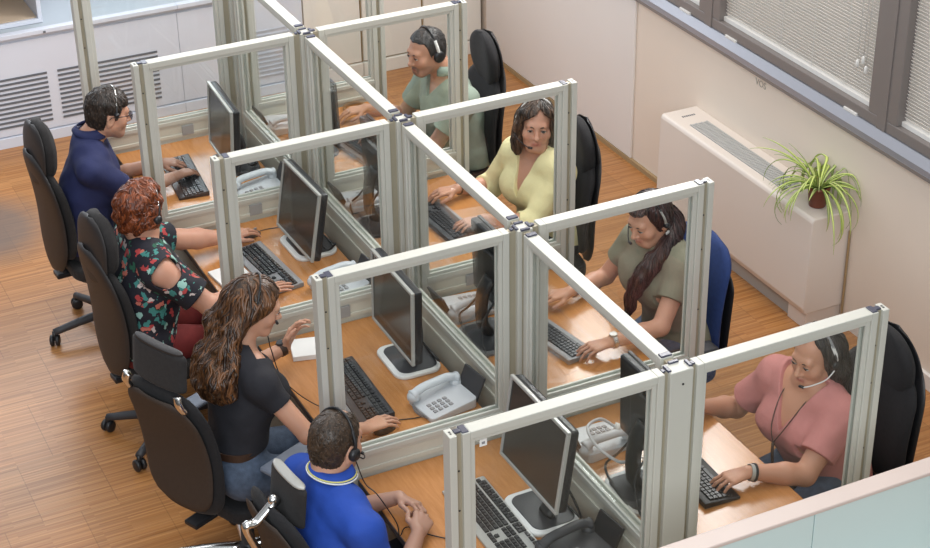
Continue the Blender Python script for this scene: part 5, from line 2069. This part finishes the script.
# ---- row of four on the window side, facing -X
sage = person('man with cropped hair in a sage green polo shirt and headset', Head((0.845, 3.700, 1.152), PI + 0.16, -0.14, 0.0, 1.0), (1.03, 3.70, 0.575), (0.955, 3.69, 0.955), PI + 0.03,
              {'R': dict(w=(0.600, 3.955, 0.788), d=(-1.0, 0.1, -0.05), curl=(0.3, 0.4, 0.3), spread=0.12), 'L': dict(w=(0.560, 3.605, 0.788), d=(-0.95, 0.2, -0.10), **TYPE)},
              hair_sage, (0.58, 0.335, 0.235), False, 'sage', 'darkpants', 0.66, 0.195, neck=0.060, cut=cut_v(0.045, 0.035, 0.073), opts=dict(paint=[stubble, goatee]), loose=0.010, wide=1.12, belly=0.03, arm_r=1.08, brow=(0.04, 0.03, 0.025), strands=(800, 0.018, 0.0013, 0.0, 0, 0.35, (0.012, 0.011, 0.012), (0.085, 0.076, 0.072)))
yellow = person('woman in a pale yellow blouse looking towards the camera', Head((0.920, 2.655, 1.155), D2R(243), 0.06, -0.05, 0.98), (1.00, 2.66, 0.58), (0.935, 2.665, 0.970), PI + 0.26,
                {'R': dict(w=(0.615, 2.895, 0.788), d=(-0.98, 0.15, -0.05), **TYPE), 'L': dict(w=(0.590, 2.560, 0.788), d=(-0.97, 0.15, -0.08), **TYPE)},
                hair_yellow, (0.60, 0.345, 0.25), True, 'yellow', 'darkpants', 1.30, 0.158, breast=-0.004, neck=0.047, cut=cut_v(0.155, 0.050, 0.064), loose=0.010, wide=0.98, top_label='blouse', elbow=(0.25, 0.25), brow=(0.04, 0.024, 0.018), strands=(600, 0.085, 0.0028, 0.0010, 3.0, 0.15, (0.012, 0.007, 0.005), (0.115, 0.066, 0.042)))
pony = person('woman with a long dark ponytail over her shoulder in an olive T-shirt', Head((0.882, 1.590, 1.176), PI + 0.22, -0.33, 0.0, 0.95), (1.04, 1.58, 0.58), (0.940, 1.59, 1.015), PI + 0.10,
              {'R': dict(w=(0.620, 1.790, 0.788), d=(-0.96, 0.18, -0.05), curl=(0.3, 0.4, 0.3), spread=0.12), 'L': dict(w=(0.565, 1.350, 0.792), d=(-0.98, 0.10, -0.10), **TYPE)},
              hair_pony, (0.60, 0.345, 0.245), True, 'olive', 'denim', 0.55, 0.160, breast=-0.012, wide=0.95, neck=0.046, cut=cut_round(0.072, 0.01, 0.025), elbow=(0.25, 0.28), loose=0.006, strands=(600, 0.075, 0.0024, 0.0010, 3.0, 0.20, (0.010, 0.005, 0.006), (0.062, 0.024, 0.022)))
pink = person('woman in a dusty pink T-shirt with a lanyard and white headset', Head((0.958, 0.516, 1.082), PI + 0.20, -0.18, 0.0, 0.97), (1.04, 0.50, 0.575), (0.948, 0.525, 0.920), PI + 0.18,
              {'R': dict(w=(0.640, 0.790, 0.788), d=(-0.97, 0.12, -0.08), curl=(0.3, 0.4, 0.3), spread=0.12), 'L': dict(w=(0.560, 0.345, 0.788), d=(-0.98, 0.06, -0.10), hint=(0.2, -0.45, -0.8), **TYPE)},
              hair_pink, (0.56, 0.31, 0.21), True, 'pink', 'denim', 0.68, 0.172, breast=0.018, belly=0.02, wide=1.08, neck=0.050, cut=cut_v(0.125, 0.060, 0.066), arm_r=1.12, loose=0.008, elbow=(0.2, 0.25), top_label='shirt', strands=(500, 0.080, 0.0026, 0.0010, 3.0, 0.18, (0.010, 0.008, 0.008), (0.042, 0.033, 0.030)))


# ------------------------------------------------------------------ headsets, glasses, watches
def hw(H, pts):
    return [tuple(H.w(*p)) for p in pts]


def headset(H, label, infl=0.010, tilt=0.0, band='black', arm='white', cups=(-1, 1), mic=None, cup_r=0.030, cord=None, thick=0.005, back=-0.02, cup_z=-0.006):
    t = thing('headset', label, 'headset', tuple(H.w(0, 0, 0.12)), group='telephone headsets')
    R = 0.079 + infl
    arc = []
    for i in range(25):
        a = PI * (-0.06 + 1.12 * i / 24)
        x = R * math.cos(a)
        zz = 0.006 + (0.118 + infl) * max(math.sin(a), -0.3)
        arc.append((x, back + tilt * max(math.sin(a), 0), zz))
    MB().tube(hw(H, arc[3:-3]), thick * H.s, 8, sx=1.0).build('headband', M[band], t, smooth=True, world=True)
    for s in (-1, 1):
        q = [(s * R * 0.80, back + tilt * 0.6, 0.078), (s * (R + 0.002), back + tilt * 0.3, 0.035), (s * (R + 0.001), back, cup_z + 0.004)]
        if s in cups:
            MB().tube(hw(H, spline(q, 5)), (thick + 0.0018) * H.s, 8).build('slider', M[arm], t, smooth=True, world=True)
            c = MB()
            c0, c1 = np.array(H.w(s * (R - 0.010), back, cup_z)), np.array(H.w(s * (R + 0.016), back, cup_z))
            c.tube([c0, c0 + (c1 - c0) * 0.25, c0 + (c1 - c0) * 0.7, c1], [cup_r * 0.85, cup_r, cup_r, cup_r * 0.7], 18)
            c.build('ear_cup', M['black'], t, smooth=True, world=True)
        else:
            MB().tube(hw(H, [(s * R, back, 0.02), (s * (R - 0.003), back - 0.004, 0.0)]), 0.006, 8).build('temple_pad', M['black'], t, smooth=True, world=True)
    if mic:
        s, col = mic
        pts = [(s * (R + 0.010), back + 0.010, -0.012), (s * (R + 0.004), 0.045, -0.040), (s * 0.064, 0.088, -0.060), (s * 0.038, 0.112, -0.070)]
        MB().tube(hw(H, spline(pts, 6)), 0.0026, 7).build('microphone_arm', M[col], t, smooth=True, world=True)
        MB().tube(hw(H, [pts[-1], (s * 0.018, 0.116, -0.071)]), [0.006, 0.0055], 10).build('microphone', M['black'], t, smooth=True, world=True)
    if cord:
        MB().tube(spline(cord, 8), 0.0022, 6).build('cord', M['black'], t, smooth=True, world=True)
    return t


H = navy['H']
headset(H, 'black headset with a thin silver band on the man in navy', 0.012, 0.0, 'chrome', 'black', (-1,), None, 0.012, thick=0.003, back=0.008, cup_z=0.026)
t = thing('eyeglasses', 'dark rimmed glasses worn by the man in navy', 'glasses', tuple(H.w(0, 0.1, 0.0)))
for s in (-1, 1):
    ring = []
    for p in rrect(0.048, 0.032, 0.012, 4):
        ring.append((s * 0.033 + p[0], 0.108 - abs(s * 0.033 + p[0]) * 0.15, 0.003 + p[1]))
    ring.append(ring[0])
    MB().tube(hw(H, ring), 0.0022, 6, cap=False).build('rim', M['black'], t, smooth=True, world=True)
    pts = hw(H, ring[:-1])
    off = H.f * 0.0012
    Vl = [tuple(np.array(p) + off) for p in pts] + [tuple(np.array(p) - off) for p in pts]
    n = len(pts)
    mk('lens', Vl, [tuple(range(n)), tuple(range(2 * n - 1, n - 1, -1))] + [(i, n + i, n + (i + 1) % n, (i + 1) % n) for i in range(n)], M['lens'], t, world=True)
    MB().tube(hw(H, [(s * 0.058, 0.098, 0.010), (s * 0.078, 0.04, 0.010), (s * 0.083, -0.01, 0.008), (s * 0.080, -0.03, -0.012)]), 0.0022, 6).build('temple', M['black'], t, smooth=True, world=True)
MB().tube(hw(H, [(-0.010, 0.108, 0.006), (0, 0.110, 0.008), (0.010, 0.108, 0.006)]), 0.002, 6).build('bridge', M['black'], t, smooth=True, world=True)

H = red['H']
headset(H, 'thin silver banded headset in the red hair of the woman in floral', 0.020, 0.03, 'chrome', 'black', (-1,), None, 0.020, thick=0.0032, back=0.010)
H = curly['H']
headset(H, 'black headset with a mouth microphone on the curly haired woman', 0.0165, 0.0, 'black', 'black', (1,), (1, 'black'), 0.026, thick=0.004,
        cord=[tuple(H.w(0.10, 0.0, -0.03)), tuple(H.w(0.06, 0.09, -0.13)), (-0.80, 1.62, 1.00), (-0.765, 1.60, 0.86), (-0.66, 1.55, 0.745), (-0.55, 1.42, 0.736), (-0.46, 1.33, 0.736)])
H = polo['H']
headset(H, 'black headset with a hanging cord on the balding man in blue', 0.0085, 0.0, 'black', 'black', (-1, 1), (-1, 'black'), 0.024, thick=0.0048, back=-0.005,
        cord=[tuple(H.w(-0.095, 0.0, -0.03)), tuple(H.w(-0.10, 0.06, -0.14)), (-0.80, 0.60, 0.98), (-0.735, 0.60, 0.84), (-0.715, 0.62, 0.76), (-0.66, 0.68, 0.738), (-0.60, 0.60, 0.735), (-0.50, 0.50, 0.735)])
H = sage['H']
headset(H, 'silver and black headset with round ear cups on the man in sage green', 0.008, 0.0, 'black', 'white', (-1, 1), None, 0.031, thick=0.0068, back=-0.018)
H = yellow['H']
headset(H, 'white banded headset with a chin microphone on the yellow blouse woman', 0.016, 0.0, 'white', 'white', (-1,), (-1, 'black'), 0.020, thick=0.004, back=0.0)
H = pony['H']
headset(H, 'headset with a pale ear clip and black microphone on the ponytail woman', 0.012, 0.0, 'black', 'silver', (1,), (-1, 'black'), 0.012, thick=0.004, back=-0.012)
t = thing('earring', 'square white earring of the long ponytail woman', 'earring', tuple(H.w(0.085, -0.016, -0.055)))
c = H.w(0.086, -0.014, -0.058)
R3 = Matrix([list(H.l), list(H.f), list(H.u)]).transposed()
MB().box(tuple(c - np.array([0.003, 0.010, 0.010])), tuple(c + np.array([0.003, 0.010, 0.010])), R3).build('pendant', M['white'], t, world=True, bevel=0.002)
MB().tube([H.w(0.084, -0.014, -0.040), c], 0.0015, 5).build('hook', M['chrome'], t, world=True)
H = pink['H']
headset(H, 'headset with white slider and pale microphone arm on the pink shirt woman', 0.0125, 0.0, 'grey', 'white', (-1, 1), (1, 'white'), 0.026, thick=0.0072, back=-0.015)


def band(arm, name, label, cat, m, frac=0.93, w=0.014, r=0.029, face_m=None, group=None):
    Sx, E_, Wr = arm
    d = nrm(Wr - E_)
    c = E_ + (Wr - E_) * frac
    t = thing(name, label, cat, tuple(c), group=group)
    a = nrm(np.cross(d, [0, 0, 1]))
    b = np.cross(a, d)
    V, F = [], []
    n = 28
    for i in range(n):
        th = 2 * PI * i / n
        e = a * math.cos(th) + b * math.sin(th)
        for rr_, ww in ((r, -w / 2), (r + 0.0035, -w / 2), (r + 0.0035, w / 2), (r, w / 2)):
            V.append(c + e * rr_ + d * ww)
    for i in range(n):
        j = (i + 1) % n
        for k in range(4):
            k2 = (k + 1) % 4
            F.append((i * 4 + k, i * 4 + k2, j * 4 + k2, j * 4 + k))
    mk('strap', V, F, M[m], t, world=True)
    if face_m:
        up_ = b if b[2] > 0 else -b
        fc = c + up_ * (r + 0.003)
        mb = MB().tube([fc - up_ * 0.003, fc + up_ * 0.006], [0.017, 0.016], 20)
        mb.build('watch_case', M[face_m], t, world=True)
    return t


band(curly['arms']['L'], 'wristwatch', 'wristwatch with a dark leather strap on the curly haired woman', 'watch', 'strap', 0.94, 0.024, 0.0275, 'dark')
band(pony['arms']['L'], 'wristwatch', 'silver wristwatch on the ponytail woman\'s arm by her keyboard', 'watch', 'chrome', 0.93, 0.018, 0.028, 'silver')
band(pony['arms']['R'], 'bracelet', 'silver cuff bracelet on the ponytail woman\'s arm away from her keyboard', 'bracelet', 'chrome', 0.90, 0.016, 0.029)
band(yellow['arms']['R'], 'bracelet', 'thin brown bracelet on the yellow blouse woman', 'bracelet', 'strap', 0.93, 0.008, 0.0275)
band(pink['arms']['L'], 'bracelet', 'black bracelet beside a pale band on the pink shirt woman', 'bracelet', 'black', 0.89, 0.009, 0.0315)
band(pink['arms']['L'], 'wristband', 'pale wristband beside the black bracelet of the pink shirt woman', 'bracelet', 'silver', 0.94, 0.014, 0.0285)

# polo collar with pale piping
def collar(a, m, pipe, label):
    f, l, nb = a['f'], a['l'], a['nb']
    up = nrm(a['C'] - a['P'])
    V, F = [], []
    n = 40
    for i in range(n + 1):
        th = PI * 2 * (0.09 + 0.82 * i / n)
        e = f * math.cos(th) + l * math.sin(th) * 1.05
        c0 = nb + up * 0.030 + f * 0.006
        for rr_, zz in ((0.064, 0.050), (0.087, 0.016 - 0.016 * math.cos(th)), (0.083, 0.010 - 0.016 * math.cos(th)), (0.060, 0.044)):
            V.append(c0 + e * rr_ + up * zz)
    for i in range(n):
        for k in range(4):
            k2 = (k + 1) % 4
            F.append((i * 4 + k, (i + 1) * 4 + k, (i + 1) * 4 + k2, i * 4 + k2))
    F += [(0, 1, 2, 3), (n * 4 + 3, n * 4 + 2, n * 4 + 1, n * 4)]
    shirt = [k for k in KIDS[a['t'].name] if k.name.startswith(('shirt', 'blouse'))][0]
    o = mk('collar', [tuple(v) for v in V], F, M[m], a['t'], smooth=True, world=True)
    if pipe:
        for q, (off, mm) in enumerate(pipe):
            pts = [np.array(V[i * 4 + 1]) * (1 - off) + np.array(V[i * 4]) * off for i in range(n + 1)]
            pts = [p + nrm(p - nb) * 0.0012 for p in pts]
            MB().tube(pts, 0.0028, 6).build('piping', mm, a['t'], smooth=True, world=True)


collar(polo, 'polo', [(0.04, mat('piping_white', (0.72, 0.73, 0.72), 0.8)), (0.22, mat('piping_yellow', (0.62, 0.58, 0.20), 0.8))], 'collar')
collar(navy, 'navy', None, 'collar')
collar(sage, 'sage', None, 'collar')

# belt on the jeans of the curly haired woman
a = curly
Pb = a['P'] + Lz * 0.098
V, F = [], []
n = 48
for i in range(n):
    th = 2 * PI * i / n
    e = a['f'] * math.cos(th) * 0.110 + a['l'] * math.sin(th) * 0.144
    for k_, zz in ((1.0, -0.016), (1.035, -0.016), (1.035, 0.016), (1.0, 0.016)):
        V.append(tuple(Pb + e * k_ + Lz * zz))
for i in range(n):
    j = (i + 1) % n
    for k in range(4):
        F.append((i * 4 + k, i * 4 + (k + 1) % 4, j * 4 + (k + 1) % 4, j * 4 + k))
mk('belt', V, F, M['strap'], a['t'], world=True)

# lanyard on the pink shirt woman
a = pink
f, l, C = a['f'], a['l'], a['C']
t = thing('lanyard', 'thin dark lanyard with a small pendant worn over the pink shirt', 'lanyard', tuple(C + f * 0.15 - Lz * 0.15))
for s in (-1, 1):
    pts = [C + l * 0.055 * s + Lz * 0.065 - f * 0.01, C + l * 0.055 * s + f * 0.085 + Lz * 0.0, C + l * 0.030 * s + f * 0.155 - Lz * 0.10, C + f * 0.172 - Lz * 0.165]
    MB().tube(spline(pts, 6), 0.0022, 6).build('strap', M['strap'], t, smooth=True, world=True)
MB().tube(spline([C + f * 0.172 - Lz * 0.165, C + f * 0.182 - Lz * 0.20 + l * 0.01, C + f * 0.18 - Lz * 0.26 + l * 0.015], 5), [0.007] + [0.006] * 9 + [0.003], 8).build('pendant', M['strap'], t, smooth=True, world=True)

# looped white headset lying on the phone near the pink shirt woman
t = thing('spare_headset', 'looped pale headset lying on the desk phone near the pink shirt woman', 'headset', (0.16, 0.70, DESK + 0.1))
pts = [(0.26, 0.78, 0.815), (0.20, 0.80, 0.86), (0.11, 0.74, 0.885), (0.10, 0.64, 0.86), (0.16, 0.58, 0.815), (0.24, 0.62, 0.79)]
MB().tube(spline(pts, 8), 0.006, 8).build('headband', M['phone'], t, smooth=True, world=True)
MB().tube([(0.255, 0.785, 0.812), (0.272, 0.775, 0.806)], [0.022, 0.020], 14).build('ear_cup', M['white'], t, smooth=True, world=True)
MB().tube([(0.235, 0.618, 0.792), (0.252, 0.626, 0.786)], [0.022, 0.020], 14).build('ear_cup', M['white'], t, smooth=True, world=True)
MB().tube(spline([(0.25, 0.63, 0.788), (0.30, 0.60, 0.76), (0.34, 0.55, 0.736), (0.30, 0.48, 0.735)], 6), 0.002, 6).build('cord', M['black'], t, smooth=True, world=True)

# ------------------------------------------------------------------ camera
cam = bpy.data.cameras.new('camera')
co = bpy.data.objects.new('camera', cam)
COL.objects.link(co)
S.camera = co
cam.sensor_fit = 'HORIZONTAL'
cam.sensor_width = 36.0
cam.lens = 36.0 * 1797.34 / 930.0
cam.clip_start = 0.05
pitch, yaw, roll = 0.5191542, 0.45003491, -0.01573757
cp, sp, cy, sy = math.cos(pitch), math.sin(pitch), math.cos(yaw), math.sin(yaw)
fwd = Vector((sy * cp, cy * cp, -sp))
right = Vector((cy, -sy, 0))
up = right.cross(fwd)
r2 = right * math.cos(roll) + up * math.sin(roll)
u2 = -right * math.sin(roll) + up * math.cos(roll)
Mx = Matrix((r2, u2, -fwd)).transposed().to_4x4()
Mx.translation = (-2.69004836, -4.02957682, 4.70206760)
co.matrix_world = Mx

# ------------------------------------------------------------------ light
wd = bpy.data.worlds.new('world')
S.world = wd
wd.use_nodes = True
nt = wd.node_tree
bg = nt.nodes['Background']
tc = nt.nodes.new('ShaderNodeTexCoord')
sx = nt.nodes.new('ShaderNodeSeparateXYZ')
nt.links.new(tc.outputs['Generated'], sx.inputs[0])
rp = nt.nodes.new('ShaderNodeValToRGB')
rp.color_ramp.elements[0].position = 0.45
rp.color_ramp.elements[0].color = (0.13, 0.125, 0.12, 1)
rp.color_ramp.elements[1].position = 0.95
rp.color_ramp.elements[1].color = (0.90, 0.95, 1.0, 1)
mr = nt.nodes.new('ShaderNodeMapRange')
mr.inputs[1].default_value = -1
mr.inputs[2].default_value = 1
nt.links.new(sx.outputs['Z'], mr.inputs[0])
nt.links.new(mr.outputs[0], rp.inputs[0])
nt.links.new(rp.outputs[0], bg.inputs['Color'])
bg.inputs['Strength'].default_value = 0.55


def area(name, loc, rot, sx_, sy_, power, col=(1, 1, 1)):
    l = bpy.data.lights.new(name, 'AREA')
    l.shape = 'RECTANGLE'
    l.size, l.size_y = sx_, sy_
    l.energy = power
    l.color = col
    o = bpy.data.objects.new(name, l)
    COL.objects.link(o)
    o.location = loc
    o.rotation_euler = rot
    return o


# unseen area lamps added to light the hall
area('added_daylight', (2.30, 3.75, 3.45), (0, math.radians(90), 0), 1.5, 2.0, 190, (1.0, 0.98, 0.97))  # added high on the right to throw glare onto the near right desk
area('added_top_light', (-2.2, 1.2, 5.6), (math.radians(0), math.radians(-14), 0), 2.5, 5.0, 85, (0.97, 0.97, 1.0))  # added overhead, cool light for the left side
area('added_top_light', (1.2, 2.6, 5.6), (0, 0, 0), 1.5, 4.0, 95, (1.0, 0.90, 0.78))  # added overhead, warm light for the right side
area('added_daylight', (-0.6, 6.5, 2.55), (math.radians(-90), 0, 0), 3.4, 1.5, 75, (0.88, 0.94, 1.0))  # added before the solid back wall for sheen on the left floor
fl = area('added_daylight', (-3.6, -6.0, 5.2), (0, 0, 0), 5.0, 3.0, 420, (0.90, 0.96, 1.0))  # added cool fill from the camera side for front faces
fl.rotation_euler = (Vector((0.2, 1.8, 0.8)) - fl.location).to_track_quat('-Z', 'Y').to_euler()

S.cycles.transparent_max_bounces = 32
S.cycles.max_bounces = 8
S.view_settings.view_transform = 'Standard'
S.view_settings.look = 'None'
S.view_settings.gamma = 1.0
S.view_settings.exposure = 0.08
S.view_settings.use_curve_mapping = False
